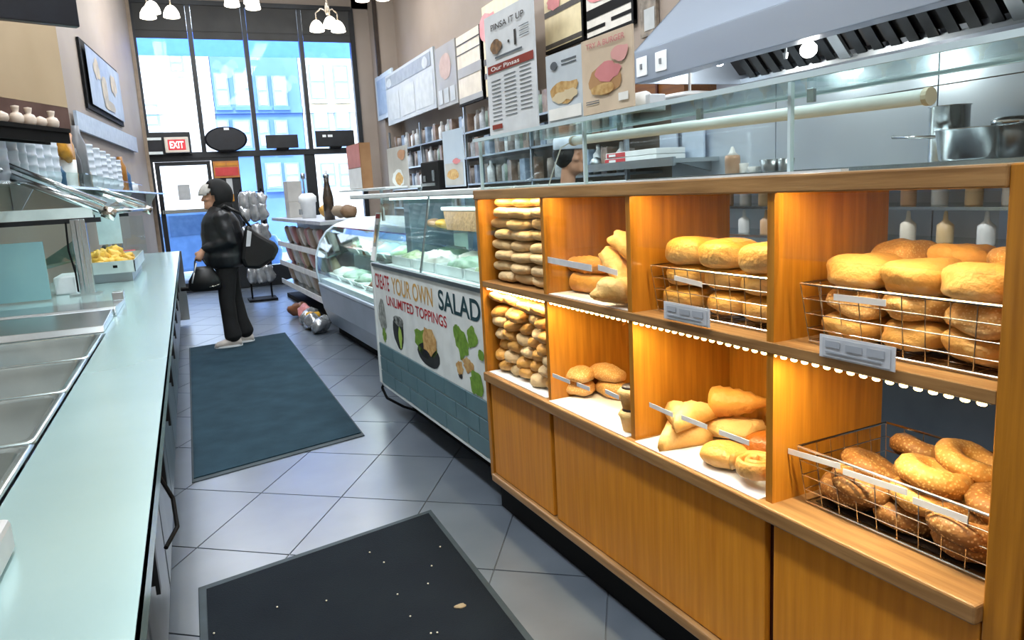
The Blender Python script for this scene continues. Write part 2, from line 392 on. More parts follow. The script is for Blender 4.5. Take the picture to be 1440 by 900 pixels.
# ================================================================== outside
struct(MB().box(-40, 40, YW+.2, 60, -.4, -.15), 'ground_outside', mat('street', 'b4bcc6', .8))
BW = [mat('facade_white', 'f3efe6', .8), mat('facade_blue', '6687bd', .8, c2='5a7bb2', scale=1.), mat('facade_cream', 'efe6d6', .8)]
YF = 24.
def facade(i, x0, x1, label, wins, h=12):
    t = thing('building', label, 'building', ((x0+x1)/2, YF, -.15))
    part(MB().box(x0, x1, YF, YF+6, -.15, h), 'wall', BW[i], t)
    part(MB().box(x0, x1, YF-.25, YF, 7.3, 7.7).box(x0, x1, YF-.12, YF, 4.0, 4.2), 'cornice', BW[i], t)
    for (a, b) in wins:
        p, q = PY(a[0], a[1], YF), PY(b[0], b[1], YF)
        f = part(MB().box(p.x-.06, q.x+.06, YF-.08, YF-.01, q.z-.06, p.z+.06), 'window', mat('sash_frame', '8aa0c4', .6), t)
        zm = (p.z+q.z)/2
        part(MB().box(p.x, q.x, YF-.10, YF-.082, zm+.04, p.z), 'pane', mat('far_pane', 'dbe7f5', .15), f)
        part(MB().box(p.x, q.x, YF-.10, YF-.082, q.z, zm-.04), 'pane', mat('far_pane', 'dbe7f5', .15), f)
        part(MB().box(p.x-.1, q.x+.1, YF-.2, YF-.02, q.z-.16, q.z-.07), 'sill', BW[i], f)
xa, xb = PY(301, 150, YF).x, PY(424, 150, YF).x
facade(0, -9, xa, 'sunlit white building across the street seen over the shop door', [((203, 150), (222, 175)), ((240, 80), (256, 100))])
facade(1, xa+.02, xb, 'blue building across the street with tall sash windows', [((303, 106), (321, 148)), ((330, 105), (352, 148)), ((362, 110), (376, 148)), ((384, 110), (402, 148)), ((306, 172), (322, 205)), ((330, 172), (352, 205)), ((364, 172), (378, 205)), ((388, 172), (404, 205)), ((375, 232), (395, 262)), ((402, 232), (420, 262))])  # blue is the facade's own colour, sunlit like its neighbours
facade(2, xb+.02, 16, 'cream stone building across the street with paired sash windows', [((435, 94), (456, 138)), ((469, 95), (489, 138)), ((441, 158), (463, 205)), ((472, 158), (493, 205)), ((452, 232), (470, 260)), ((478, 232), (494, 260)), ((512, 95), (530, 138))])
# awning valance outside the glass
AWN = mat('awning_cloth', 'a3bfe8', .8)
_t = AWN.node_tree; _a = _t.nodes.new('ShaderNodeBsdfTranslucent'); _a.inputs[0].default_value = (*lin('93b4e4'), 1); _b = _t.nodes.new('ShaderNodeAddShader')
_t.links.new(_t.nodes['Principled BSDF'].outputs[0], _b.inputs[0]); _t.links.new(_a.outputs[0], _b.inputs[1]); _t.links.new(_b.outputs[0], _t.nodes['Material Output'].inputs[0])
za, zb2 = PY(340, 58, YW+.9).z, PY(340, 80, YW+.9).z
aw = thing('awning', 'pale blue awning valance hanging outside the shop window', 'awning', (1.3, YW+.3, zb2))
part(MB().box(-1.2, 4.2, YW+.9, YW+.92, zb2, za+.15), 'valance', AWN, aw)
part(MB().tube((-1.2, YW+.91, za+.16), (4.2, YW+.91, za+.16), .03), 'front_bar', STEELD, aw)
for x_ in (-1.0, 4.0): part(MB().tube((x_, YW+.2, za+.16), (x_, YW+.91, za+.16), .02), 'bracket_arm', STEELD, aw)
# parked car beyond the door
def car(x, y, c):
    t = thing('parked_car', 'pale blue parked car seen through the lower door glass', 'car', (x, y, -.15))
    bm = mat('car_paint', '86aee0', .25, coat=.6); 
    pr = [(-2.1, .3), (-2.15, .75), (-1.9, .95), (-1.3, 1.0), (-.75, 1.45), (.75, 1.47), (1.4, 1.02), (2.05, .9), (2.15, .6), (2.1, .3)]
    part(MB().prism([(x+p[0], p[1]-.15) for p in pr], 'y', y-.85, y+.85), 'body', bm, t, bevel=.06)
    for s in (-1, 1):
        gl = [(-1.15, 1.0), (-.7, 1.38), (.02, 1.40), (.02, 1.0)], [(.08, 1.0), (.08, 1.40), (.7, 1.40), (1.2, 1.03)]
        for gp in gl: part(MB().prism([(x+p[0], p[1]-.15) for p in gp], 'y', y+s*.852, y+s*.866), 'side_window', mat('car_glass', '6f8db3', .1), t)
        for wx in (-1.3, 1.35):
            w = part(MB().lathe([(.31, 0), (.31, .2), (.2, .22), (.2, 0)], (x+wx, y+s*.8-.1, .16), 20, 'y'), 'wheel', BLACK, t)
            part(MB().lathe([(.2, -.01), (.2, .225), (.05, .235)], (x+wx, y+s*.8-.1, .16), 12, 'y'), 'hub_cap', STEEL, w)
        part(MB().ell((x+s*2.08, y-.6, .58), (.07, .16, .08)).ell((x+s*2.08, y+.6, .58), (.07, .16, .08)), 'lamp', WHITE, t)
car(-.4, YW+3.4, 0)
# ================================================================== MATS
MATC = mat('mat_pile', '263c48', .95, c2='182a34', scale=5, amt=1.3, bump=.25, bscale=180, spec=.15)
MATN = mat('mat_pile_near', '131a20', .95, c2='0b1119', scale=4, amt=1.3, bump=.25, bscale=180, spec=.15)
RUB = mat('mat_rubber', '26343b', .7)
def floormat(pts, label, mt):
    pts = [Vector((p.x, p.y, 0)) for p in pts]; c = sum(pts, Vector())/4
    t = thing('floor_mat', label, 'floor mat', (c.x, c.y, 0))
    part(MB().prism([(p.x, p.y) for p in pts], 'z', 0, .006), 'rubber_border', RUB, t, bevel=.003)
    inn = [p+(c-p).normalized()*.05 for p in pts]
    part(MB().prism([(p.x, p.y) for p in inn], 'z', .0062, .012), 'carpet_pile', mt, t)
    return t
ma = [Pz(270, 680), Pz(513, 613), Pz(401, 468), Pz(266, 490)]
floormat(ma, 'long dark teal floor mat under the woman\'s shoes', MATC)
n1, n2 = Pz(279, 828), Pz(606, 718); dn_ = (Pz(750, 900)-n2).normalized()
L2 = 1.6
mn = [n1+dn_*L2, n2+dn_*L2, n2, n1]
floormat(mn, 'black crumb-speckled floor mat beside the bakery case', MATN)
crm = MB().ell((0, 0, .004), (.004, .004, .003), 6, 4).mesh('crumb', mat('crumb', 'd8d2c0', .8), smooth=True)
for x, y in ((540, 792), (619, 770), (607, 797), (559, 837), (459, 846), (390, 855), (602, 822), (577, 868), (606, 892), (615, 891), (301, 892), (520, 778)):
    p = Pz(x, y, .012); inst(crm, 'crumb', (p.x, p.y, .012), label='pale crumb lying on the black mat', cat='crumb', group='crumbs on the black mat')
pt = Pz(648, 853, .012)
single(MB().ell((pt.x, pt.y, .014), (.022, .014, .006), nz=.4, ns=60), 'crumb', mat('crumb_big', '8d7d62', .8), 'larger tan crumb patch on the black mat', 'crumb', (pt.x, pt.y, .012), smooth=True)
# ================================================================== SERVING COUNTER (left)
CE, PE, ZT = -.126, -.392, .90
cy0, cy1 = .15, 10.0
t = thing('serving_counter', 'long stainless steel serving counter with pan wells along the left wall', 'counter', (-.6, 5, 0))
t_cnt = t
seams = [.42, .96, 1.50, 2.045, 2.588, 3.14, 3.74]
wy0, wy1 = .40, 3.76        # opening for the pans
WX = -1.02
top = MB()
top.box(PE, CE, cy0, cy1, ZT-.03, ZT).box(xl(5)+.0, PE, wy1, cy1, ZT-.03, ZT).box(xl(2)+.02, WX, wy0, wy1, ZT-.03, ZT).box(-1.4, PE, cy0, wy0, ZT-.03, ZT)
part(top, 'countertop', STEELP, t)
part(MB().box(CE-.006, CE+.0, cy0, cy1, ZT-.075, ZT-.0), 'front_edge', STEELP, t, bevel=.004)
part(MB().box(xl(5)+.05, CE-.10, cy0+.05, cy1-.05, .09, ZT-.31), 'base_cabinet', STEELD, t)
part(MB().box(CE-.13, CE-.10, cy0+.05, cy1-.05, ZT-.31, ZT-.03).box(xl(5)+.05, CE-.1, wy1+.03, cy1-.05, ZT-.31, ZT-.03), 'upper_panel', STEELD, t)
part(MB().box(xl(5)+.1, CE-.16, cy0+.1, cy1-.1, 0, .09), 'toe_kick', BLACK, t)
for i in range(12):
    y = .35+i*.8
    d = part(MB().box(CE-.10, CE-.078, y, y+.76, .13, .80), 'door', STEELD, t, bevel=.004)
    part(MB().box(CE-.078, CE-.05, y+.04, y+.06, .5, .72).box(CE-.056, CE-.046, y+.03, y+.07, .48, .74), 'handle', mat('black_handle', '1c1f22', .4), d)
part(MB().box(CE-.15, CE+.02, cy1-.02, cy1, .05, ZT+.0), 'end_panel', STEEL, t)
a = Pz(249, 388, .75)
part(MB().path([(CE-.01, a.y-.1, .62), (CE+.10, a.y-.1, .62), (CE+.12, a.y-.1, .6)], .02), 'bumper_rail', BLACK, t)
cb = MB(); yc = Pz(238, 690, .5).y
cb.path([(CE-.04, 2.3, .70), (CE-.005, 2.27, .62), (CE+.0, 2.2, .56), (CE-.03, 2.12, .54)], .006)
part(cb, 'dangling_cord', BLACK, t)
# pans
PANM = mat('pan_steel', 'b9c7c6', .2, .9, c2='a4b3b4', scale=5)
def steam_pan(y0, y1, label, depth=.12):
    t = thing('steam_pan', label, 'steam pan', ((PE+WX)/2, (y0+y1)/2, ZT+.002), group='steam table pans')
    x0, x1 = WX+.005, PE-.004
    def ring(i, z, r=.03):
        a0, a1, b0, b1 = x0+i, x1-i, y0+i, y1-i; R = []
        for cx_, cy_, s in ((a1-r, b1-r, 0), (a0+r, b1-r, 1), (a0+r, b0+r, 2), (a1-r, b0+r, 3)):
            for k in range(5): an = (s+k/4)*math.pi/2; R.append((cx_+r*math.cos(an), cy_+r*math.sin(an), z))
        return R
    part(MB().loft([ring(.002, ZT+.002, .012), ring(.0, ZT+.006, .014), ring(.010, ZT+.010, .018), ring(.022, ZT+.008, .03), ring(.028, ZT+.002, .035)], cap=False), 'rim', PANM, t, smooth=True)
    part(MB().loft([ring(.028, ZT+.002, .035), ring(.036, ZT-.02, .04), ring(.06, ZT-depth*.9, .05), ring(.075, ZT-depth, .05), ring(.2, ZT-depth-.002, .04), ring(.255, ZT-depth-.002, .01)], cap=False), 'basin', PANM, t, smooth=True)
    return t
pls = ['empty steel pan at the near end of the serving counter', 'empty steel pan, second from the near counter end', 'empty deep steel pan with tan reflection in its well', 'empty steel pan in the middle of the pan row', 'empty steel pan, second from the folded steel cover', 'empty steel pan next to the folded steel cover']
for i in range(6): steam_pan(seams[i]+.004, seams[i+1]-.004, pls[i])
# folded cover beyond the pans
t = thing('well_cover', 'folded stainless cover lying across the counter behind the pans', 'cover', (-.75, 4.2, ZT))
part(MB().prism([(3.80, ZT+.001), (3.82, ZT+.03), (4.28, ZT+.045), (4.30, ZT+.001)], 'x', -1.14, PE-.01), 'front_leaf', STEEL, t, bevel=.004)
part(MB().prism([(4.34, ZT+.001), (4.36, ZT+.05), (4.95, ZT+.02), (4.97, ZT+.001)], 'x', -1.12, PE+.0), 'rear_leaf', STEEL, t, bevel=.004)
part(MB().tube((-1.13, 4.32, ZT+.03), (PE-.005, 4.32, ZT+.03), .012), 'hinge', STEELD, t, smooth=True)
part(MB().box(PE-.06, PE+.0, 4.9, 5.0, ZT+.021, ZT+.07), 'catch', STEEL, t, bevel=.004)
# tall utensil at the left edge (near pan corner)
bx = Pz(8, 770, ZT)
single(MB().box(bx.x-.25, bx.x+.02, bx.y-.16, bx.y-.02, ZT+.001, ZT+.06), 'napkin_box', mat('grey_box', 'a8a6a2', .4), 'low grey metal box on the counter beside the near pans', 'box', (bx.x-.1, bx.y-.09, ZT), bevel=.01)
# sneeze guard
TEAL = glass('teal_glass', 'c3dedb', .05)
TEALM = mat('frosted_teal', '82acad', .2, c2='7299a0', scale=3, amt=1.2)
t = thing('sneeze_guard', 'sloping glass sneeze guard on aluminium posts over the counter', 'sneeze guard', (-.7, 6.8, ZT))
GB, GF, BX = 5.65, 8.35, -1.02
zl_, zh = 1.40, 1.70
for y, w in ((GB, .10), (GF, .07)):
    pst = part(MB().box(-.70, -.61, y-.03, y+.03, ZT+.001, 1.395).box(-.67, -.64, y-.042, y-.03, ZT+.001, 1.395), 'post', STEEL, t, bevel=.008)
    part(MB().box(-.76, -.57, y-.05, y+.05, ZT+.001, ZT+.012), 'foot_plate', STEEL, pst)
    xfront = -.46 if y == GB else -.34
    arm = part(MB().path([(xfront, y, zl_+.02), (BX, y, zh)], .026, 12), 'sloped_arm', STEEL, t, smooth=True)
    part(MB().path([(xfront-.02, y+.05, zl_+.08), (BX, y+.05, zh+.07)], .018, 10), 'upper_arm', STEEL, t, smooth=True)
    part(MB().path([(xfront+.03, y, zl_+.005), (xfront-.04, y, zl_+.04)], .04, 14), 'end_cap', CHROME, arm, smooth=True)
    part(MB().box(-1.1, -.52, y-.02, y+.02, 1.37, 1.40), 'cross_beam', DARKF, t)
    part(MB().box(-1.1, -.56, y-.018, y+.018, 1.402, 1.47), 'light_strip', mat('pale_lens', 'e4f3f0', .3), t)
part(MB().quad((-.48, GB, zl_+.035), (-.36, GF, zl_+.035), (BX, GF, zh+.03), (BX, GB, zh+.03), .006), 'slope_glass', GLS, t)
part(MB().tube((-.46, GB, zl_+.03), (-.35, GF, zl_+.03), .014), 'front_rail', STEEL, t, smooth=True)
part(MB().tube((BX, 3.4, zh+.02), (BX, GF+.1, zh+.02), .02).tube((BX, 3.6, zh+.02), (BX, 3.6, 1.0), .02), 'back_rail', STEEL, t, smooth=True)
part(MB().quad((-.60, GB+.3, zh+.0), (-.42, GF+1.3, zh+.0), (-.8, GF+1.3, zh+.04), (BX, GB+.3, zh+.04), .006), 'top_glass', GLS, t)
part(MB().box(-.66, -.40, GF+.01, GF+.016, 1.0, 1.37), 'end_glass', GLS, t)
pA_, pB_ = Pz(0, 425, ZT), Pz(67, 418, ZT)
yq = 5.42
part(MB().box(-1.15, PY(66, 380, yq).x, yq, yq+.012, ZT+.012, PY(40, 341, yq).z), 'teal_glass_panel', TEALM, t)
part(MB().quad((PY(66, 380, yq).x, yq+.02, ZT+.2), (-.74, GB+.5, ZT+.2), (-.74, GB+.5, 1.25), (PY(66, 380, yq).x, yq+.02, 1.16), .006), 'side_glass', TEAL, t)
part(MB().path([(-.715, 5.58, 1.38), (-.72, 5.56, 1.2), (-.70, 5.56, 1.05), (-.70, 5.56, .93)], .006), 'power_cord', BLACK, t)
single(MB().box(-.86, -.73, 5.75, 6.1, ZT+.001, ZT+.12), 'cutting_board_stack', WHITE, 'white plastic box behind the aluminium guard post', 'box', (-.8, 5.9, ZT), bevel=.01)
# food tray with yellow fried pieces
TR = mat('tray_enamel', 'c9d6d4', .3, .3)
ty0, ty1, tx0, tx1, tz = 6.35, 7.7, -.80, -.40, 1.02
t = thing('food_tray', 'shallow pale metal tray of fried yellow food on the counter', 'tray', ((tx0+tx1)/2, (ty0+ty1)/2, ZT))
part(MB().box(tx0, tx1, ty0, ty1, tz-.05, tz-.045).box(tx0, tx1, ty0, ty0+.008, tz-.045, tz+.04).box(tx0, tx1, ty1-.008, ty1, tz-.045, tz+.04).box(tx0, tx0+.008, ty0, ty1, tz-.045, tz+.04).box(tx1-.008, tx1, ty0, ty1, tz-.045, tz+.04), 'pan_body', TR, t)
part(MB().box(tx0+.03, tx1-.03, ty0+.05, ty1-.05, ZT+.001, tz-.05), 'warmer_base', STEELD, t)
part(MB().box(tx0+.08, tx0+.11, ty0-.005, ty0+.0, tz-.01, tz+.01).box(tx1-.15, tx1-.12, ty0-.005, ty0+.0, tz-.01, tz+.01), 'rivet', BLACK, t)
FR = breadmat('fried_crust', 'e8b94a', 'c48a34', .5, nscale=40, mottled=.9)
fms = []
for s in range(4):
    fms.append(MB().ell((0, 0, 0), (.058, .05, .036), 14, 9, .7, 26, s*3.3, .75).mesh('fried_piece', FR, smooth=True))
for i in range(22):
    x = rnd(tx0+.08, tx1-.08); y = ty0+.1+(ty1-ty0-.2)*i/21; z = tz+.0+rnd(0, .05)+(.03 if i % 2 else 0)
    inst(fms[i % 4], 'fried_piece', (x, y, z), (rnd(-.4, .4), rnd(-.4, .4), rnd(0, 6)), 'golden fried piece heaped in the pale metal tray', 'fried food', 'fried pieces in the tray')
red = Pz(167, 355, 1.05)
single(MB().box(-.62, -.49, 7.95, 8.15, ZT+.001, ZT+.15), 'red_box', mat('red_card', 'b8323a', .5), 'small red box on the counter behind the fried food', 'box', (-.55, 8.05, ZT), bevel=.005)
for i, (px, py, w, h, c) in enumerate(((143, 352, .1, .15, 'c9a79a'), (150, 350, .08, .2, '6e7074'), (128, 320, .1, .16, 'd9a441'), (190, 358, .09, .12, 'b9bdc0'))):
    y = 7.85+.1*i; x = PY(px, py, y).x
    nm = ['blush paper carton', 'grey steel canister', 'amber snack carton', 'pale grey carton'][i]
    mb = MB().lathe([(w/2, 0), (w/2, h), (w/2*.7, h+.02)], (x, y, ZT+.001), 14) if i == 1 else MB().box(x-w/2, x+w/2, y-.04, y+.04, ZT+.001, ZT+h)
    single(mb, 'carton' if i != 1 else 'canister', mat('carton_%d' % i, c, .5), nm+' standing behind the guard at the far counter', 'carton' if i != 1 else 'canister', (x, y, ZT), bevel=.004)
ac = [PY(x, y, 7.76) for x, y in ((133, 299), (173, 342))]
t = thing('acrylic_sign', 'blank pale blue acrylic sheet standing under the guard glass', 'sign', ((ac[0].x+ac[1].x)/2, 7.76, ZT))
part(MB().box(ac[0].x, ac[1].x, 7.755, 7.765, ac[1].z, ac[0].z), 'sheet', mat('ice_acrylic', 'd4ecf4', .2), t)
part(MB().box(ac[0].x+.05, ac[0].x+.07, 7.75, 7.77, ZT, ac[1].z).box(ac[1].x-.07, ac[1].x-.05, 7.75, 7.77, ZT, ac[1].z), 'leg', STEEL, t)
# shelf on the left wall and its cups
t = thing('wall_shelf', 'narrow steel shelf on the left wall carrying cup stacks', 'shelf', (-1.0, 6.5, 1.62))
shx = lambda y: xl(y)+.20
def LC(px, py, off=.10): return PL(px, py, LP+LN*off, LN)
part(MB().prism([(xl(3.6)+.005, 3.6), (shx(3.6), 3.6), (shx(13.3), 13.3), (xl(13.3)+.005, 13.3)], 'z', 1.63, 1.65), 'shelf_board', STEEL, t)
for y in (3.8, 6.2, 8.6, 10.4, 12.6):
    part(MB().prism([(xl(y)+.005, 1.63), (shx(y)-.05, 1.63), (xl(y)+.005, 1.4)], 'y', y-.015, y+.015), 'bracket', STEEL, t)
CUP = mat('translucent_cup', 'c3ccd6', .35, c2='b3bdc9', scale=3, spec=.6)
def cup_stack_mesh(r, h, n):
    prof = [(r*.72, 0)]
    for i in range(n):
        z = h*(i+1)/n; prof += [(r*.96, z-h/n*.35), (r, z-h/n*.3), (r, z-h/n*.05), (r*.95, z)]
    return MB().lathe(prof+[(r*.85, h)], n=18).mesh('cup_stack', CUP, smooth=True)
cms = [cup_stack_mesh(.05, .34, 6), cup_stack_mesh(.052, .30, 5), cup_stack_mesh(.055, .36, 6)]
for i, px in enumerate((-8, 8, 22, 35, 47, 58, 68)):
    p = LC(px, 215, .105); h = [2, 2, 0, 2, 0, 1, 1][i]; tz_ = LC(px, (163, 166, 170, 176, 182, 188, 192)[i], .105).z
    inst(cms[h], 'cup_stack', (p.x, p.y, 1.651), (0, 0, 0), 'tall stack of translucent plastic cups by the orange snack bag', 'cup stack', 'cup stacks near the orange bag', sc=(1.3, 1.3, (tz_-1.651)/(.34, .30, .36)[h]))
for i, px in enumerate((124, 133, 141, 148, 155, 161)):
    p = LC(px, 240, .10); tz_ = LC(px, (205, 210, 214, 218, 222, 226)[i], .10).z
    inst(cms[i % 3], 'cup_stack', (p.x, min(p.y, 12.4+.13*i), 1.651), (0, 0, 0), 'stack of translucent cups at the shelf end near the door', 'cup stack', 'cup stacks near the door', sc=(1.35, 1.35, min(1.45, (tz_-1.651)/(.34, .30, .36)[i % 3])))
ob = LC(88, 200, .11)
single(MB().ell((ob.x, ob.y, ob.z-.03), (.07, .22, .12), 16, 10, .55, 9, 3, p=.8), 'snack_bag', mat('orange_bag', 'cf9430', .35, c2='a06a1c', scale=12), 'crinkled orange snack bag between the cup stacks', 'snack bag', (ob.x, ob.y, ob.z-.15), smooth=True)
single(MB().lathe([(.07, 0), (.08, ob.z-.15-1.651), (.077, ob.z-.148-1.651)], (ob.x, ob.y, 1.651), 14), 'tub', WHITE, 'white tub under the orange snack bag', 'tub', (ob.x, ob.y, 1.651), smooth=True)
wt = LC(66, 176, .11); wz = wt.z
for i, (px, h, r, c, nm) in enumerate(((84, .16, .04, '2f5674', 'dark blue can'), (100, .5, .05, 'b98a4a', 'tan paper bottle'), (107, .34, .05, '4a4c50', 'black coffee flask'), (114, .55, .07, '77797d', 'grey steel flask'), (118, .2, .06, '9a958c', 'taupe canister'), (169, .40, .06, '9a6a2e', 'amber bottle'), (174, .28, .06, '3d6288', 'blue bottle'), (180, .12, .08, 'cfd4d8', 'white tub with lid'))):
    p = LC(px, 240, .12 if i < 5 else .09); y = min(p.y, 13.0+.06*(i-5) if i > 4 else p.y); x_ = xl(y)+(.12 if i < 5 else .1)
    single(MB().lathe([(r, 0), (r, h*.7), (r*.55, h*.85), (r*.5, h), (.001, h)], (x_, y, 1.651), 14), 'canister' if i in (0, 4) else 'bottle', mat('jarcol%d' % i, c, .35), nm+' on the steel wall shelf', 'canister' if i in (0, 4) else 'bottle', (x_, y, 1.651), smooth=True)
# ledge of ceramic jars below the brown band
t = thing('jar_ledge', 'black ledge under the brown band holding pale jars', 'ledge', (pA.x-.3, 5.2, 1.93))
q0 = Vector((fx+.03, fy-.1, 0))+d26*.3; q1 = q0+d26*.85; nn = Vector((d26.y, -d26.x, 0)) 
nn = nn if nn.x > 0 else -nn
part(MB().prism([tuple((q0+nn*.02)[:2]), tuple((q0+nn*.16)[:2]), tuple((q1+nn*.16)[:2]), tuple((q1+nn*.02)[:2])], 'z', 1.935, 1.96), 'ledge_board', BLACK, t)
part(MB().prism([tuple((q0+nn*.13)[:2]), tuple((q0+nn*.15)[:2]), tuple((q1+nn*.15)[:2]), tuple((q1+nn*.13)[:2])], 'z', 1.87, 1.935).prism([tuple((q0+nn*.005)[:2]), tuple((q0+nn*.02)[:2]), tuple((q1+nn*.02)[:2]), tuple((q1+nn*.005)[:2])], 'z', 1.87, 1.975), 'apron', BLACK, t)
CER = mat('pale_ceramic', 'e3d3c2', .45, c2='d6c4b2', scale=12)
jm = [MB().lathe([(.035, 0), (.05, .02), (.055, .05), (.04, .075), (.02, .085), (.028, .11), (.03, .125), (.001, .13)], n=14).mesh('ceramic_jar', CER, smooth=True),
      MB().lathe([(.03, 0), (.05, .03), (.045, .06), (.015, .075), (.001, .08)], n=14).mesh('ceramic_jar', CER, smooth=True)]
for i, (dd, k_) in enumerate(((.06, 0), (.17, 1), (.27, 0), (.38, 0), (.50, 1), (.62, 0))):
    p = q0+d26*dd+nn*.09
    inst(jm[k_], 'ceramic_jar', (p.x, p.y, 1.96), sc=(.72, .72, .85), label='pale ceramic jar with knob lid on the black ledge' if k_ == 0 else 'low pale ceramic jar on the black ledge', cat='jar', group='tall jars on the ledge' if k_ == 0 else 'low jars on the ledge')
# black screen, upper left
c0, c1 = PY(113, 38, 4.6), PY(109, 0, 4.6)
dt = Vector((math.sin(math.radians(66.6)), math.cos(math.radians(66.6)), 0))
t = thing('menu_screen', 'black switched-off screen hung from the ceiling above the counter', 'screen', (c0.x-.4, c0.y-.2, c0.z))
bl, br = c0-dt*.95, c0
H_ = Vector((0, 0, .6))
nb = Vector((-dt.y, dt.x, 0))*.05
part(MB().add([bl, br, br+H_, bl+H_, bl+nb, br+nb, br+H_+nb, bl+H_+nb], [(0,1,2,3),(7,6,5,4),(0,4,5,1),(1,5,6,2),(2,6,7,3),(3,7,4,0)]), 'screen_body', NAVY, t, bevel=.006)
mc = (bl+br)/2+nb*.5
part(MB().tube((mc.x, mc.y, mc.z+.55), (mc.x, mc.y, ZC-.005), .03), 'ceiling_mount', BLACK, t)
# framed picture on the left wall
pp = [PL(x, y, LP+LN*.03, LN) for x, y in ((124, 155), (174, 175), (164, 97), (112, 57))]
ya, yb_ = (pp[0].y+pp[3].y)/2, min((pp[1].y+pp[2].y)/2, 13.0)
z0_, z1_ = (pp[0].z+pp[1].z)/2, (pp[2].z+pp[3].z)/2
t = thing('framed_picture', 'large black-framed print hanging on the left wall', 'picture', (xl(ya), (ya+yb_)/2, z0_))
off = LN*.03
def LW(y, z, o=.03): return Vector((xl(y), y, z))+LN*o
part(MB().quad(LW(ya, z0_, .005), LW(yb_, z0_, .005), LW(yb_, z1_, .005), LW(ya, z1_, .005), -.025), 'frame', BLACK, t)
pn = Panel(LW(ya+.1, z0_+.05, .06), LW(yb_-.1, z0_+.05, .06), LW(yb_-.1, z1_-.05, .06), LW(ya+.1, z1_-.05, .06))
pn.n = LN
mb = MB(); pn.rect(mb, 0, 1, 0, 1, .0); part(mb, 'print', mat('print_blue', '97a3b2', .5, c2='7d8a9c', scale=3), t)
for k, (a, b, ra, rb_, w, sd) in enumerate(((.25, .7, .1, .17, .6, 0), (.42, .4, .1, .25, .5, 4), (.72, .62, .1, .2, .5, 8), (.5, .15, .18, .1, .5, 12))):
    mb = MB(); pn.blob(mb, a, b, ra, rb_, .004+.001*k, wob=w, seed=sd); part(mb, 'print_shape', mat('print_tan', 'b8a98f', .6, c2='9a9284', scale=8), t)
# ================================================================== BAKERY CASE (u across, v along, z up)
U0, U1 = 1.30, 1.70
VL, VR = 3.00, .70
DV = [2.985, 2.405, 1.868, 1.297, .766-.0]          # left end, dividers, right post
ZB, ZL, ZM, ZTP = .15, .65, 1.055, 1.445
case = thing('bakery_case', 'oak bakery display case with open bays and warm strip lights', 'display case', (1.5, 1.85, 0), case=True)
part(MB().box(U0, U1, VL-.03, VL, ZB, ZTP-.04), 'side_panel', OAK, case, bevel=.003)
part(MB().box(U0, U1, VR, DV[4], ZB, ZTP), 'end_post', OAK, case, bevel=.003)
part(MB().box(U0-.005, U0+.016, DV[4], VL+.003, ZTP-.04, ZTP), 'top_rail', OAKY, case, bevel=.004)
part(MB().box(U0+.016, U1+.04, DV[4], VL+.003, ZTP-.016, ZTP), 'top_board', OAKY, case)
part(MB().box(U0, U1, DV[4], VL-.03, ZM-.026, ZM), 'middle_shelf', OAKY, case, bevel=.002)
part(MB().box(U0-.022, U1, DV[4], VL-.03, ZL-.04, ZL), 'lower_shelf', OAKY, case, bevel=.005)
for v in DV[1:4]:
    part(MB().box(U0+.004, U1-.01, v-.011, v+.011, ZM, ZTP-.04), 'divider', OAK, case)
    part(MB().box(U0+.004, U1-.01, v-.011, v+.011, ZL, ZM-.026), 'divider', OAK, case)
part(MB().box(U1-.012, U1, DV[1]+.0, VL-.03, ZL, ZTP-.04), 'back_panel', OAK, case)
part(MB().box(U1-.012, U1, DV[3]+.1, DV[1], ZL, ZM-.03), 'back_panel', OAK, case)
DKB = mat('dark_back', '1a1512', .3)
part(MB().box(U1-.012, U1, DV[2]+.0, DV[1], ZM, ZTP-.04), 'back_panel', OAK, case)
# cupboard below
part(MB().box(U0+.03, U1, VR+.02, VL-.01, ZB, ZL-.04), 'cupboard_box', GROOVE, case)
for a, b in ((2.42, 2.958), (1.312, 2.392), (.772, 1.283)):
    part(MB().box(U0+.006, U0+.028, a, b, ZB+.025, ZL-.045), 'cupboard_panel', OAKD, case, bevel=.003)
part(MB().box(U0-.012, U0+.03, VR+.066, VL-.03, ZB-.012, ZB+.022), 'bottom_rail', OAKY, case, bevel=.006)
part(MB().box(U0+.036, U1-.05, VR, VL-.02, 0, ZB-.013), 'toe_kick', BLACK, case)
# glass shelf and screen above the case
t = thing('food_shield', 'clear glass shield with top shelf standing on the bakery case', 'glass shield', (1.45, 1.8, ZTP), case=True)
SZ = 1.655
for a, b in ((2.13, 2.97), (1.262, 2.125), (.40, 1.257)):
    part(MB().box(U0+.02, U0+.026, a, b, ZTP+.001, SZ-.008), 'front_pane', GLS, t)
    part(MB().box(U0-.0, U0+.34, a, b, SZ-.008, SZ), 'shelf_pane', GLS, t)
EDGE = mat('glass_edge', 'cfe3ea', .2)
part(MB().box(U0-.004, U0+.002, .4, 2.97, SZ-.011, SZ+.002).box(U0+.34, U0+.345, .4, 2.97, SZ-.009, SZ+.001), 'polished_edge', EDGE, t)
for v in (2.96, 2.128, 1.26, .42):
    part(MB().box(U0+.018, U0+.03, v-.004, v+.004, ZTP+.001, SZ-.01), 'edge_clip', EDGE, t)
part(MB().box(U0-.002, U0+.02, 1.1, 2.0, ZTP+.001, ZTP+.006), 'base_channel', WHITE, t)
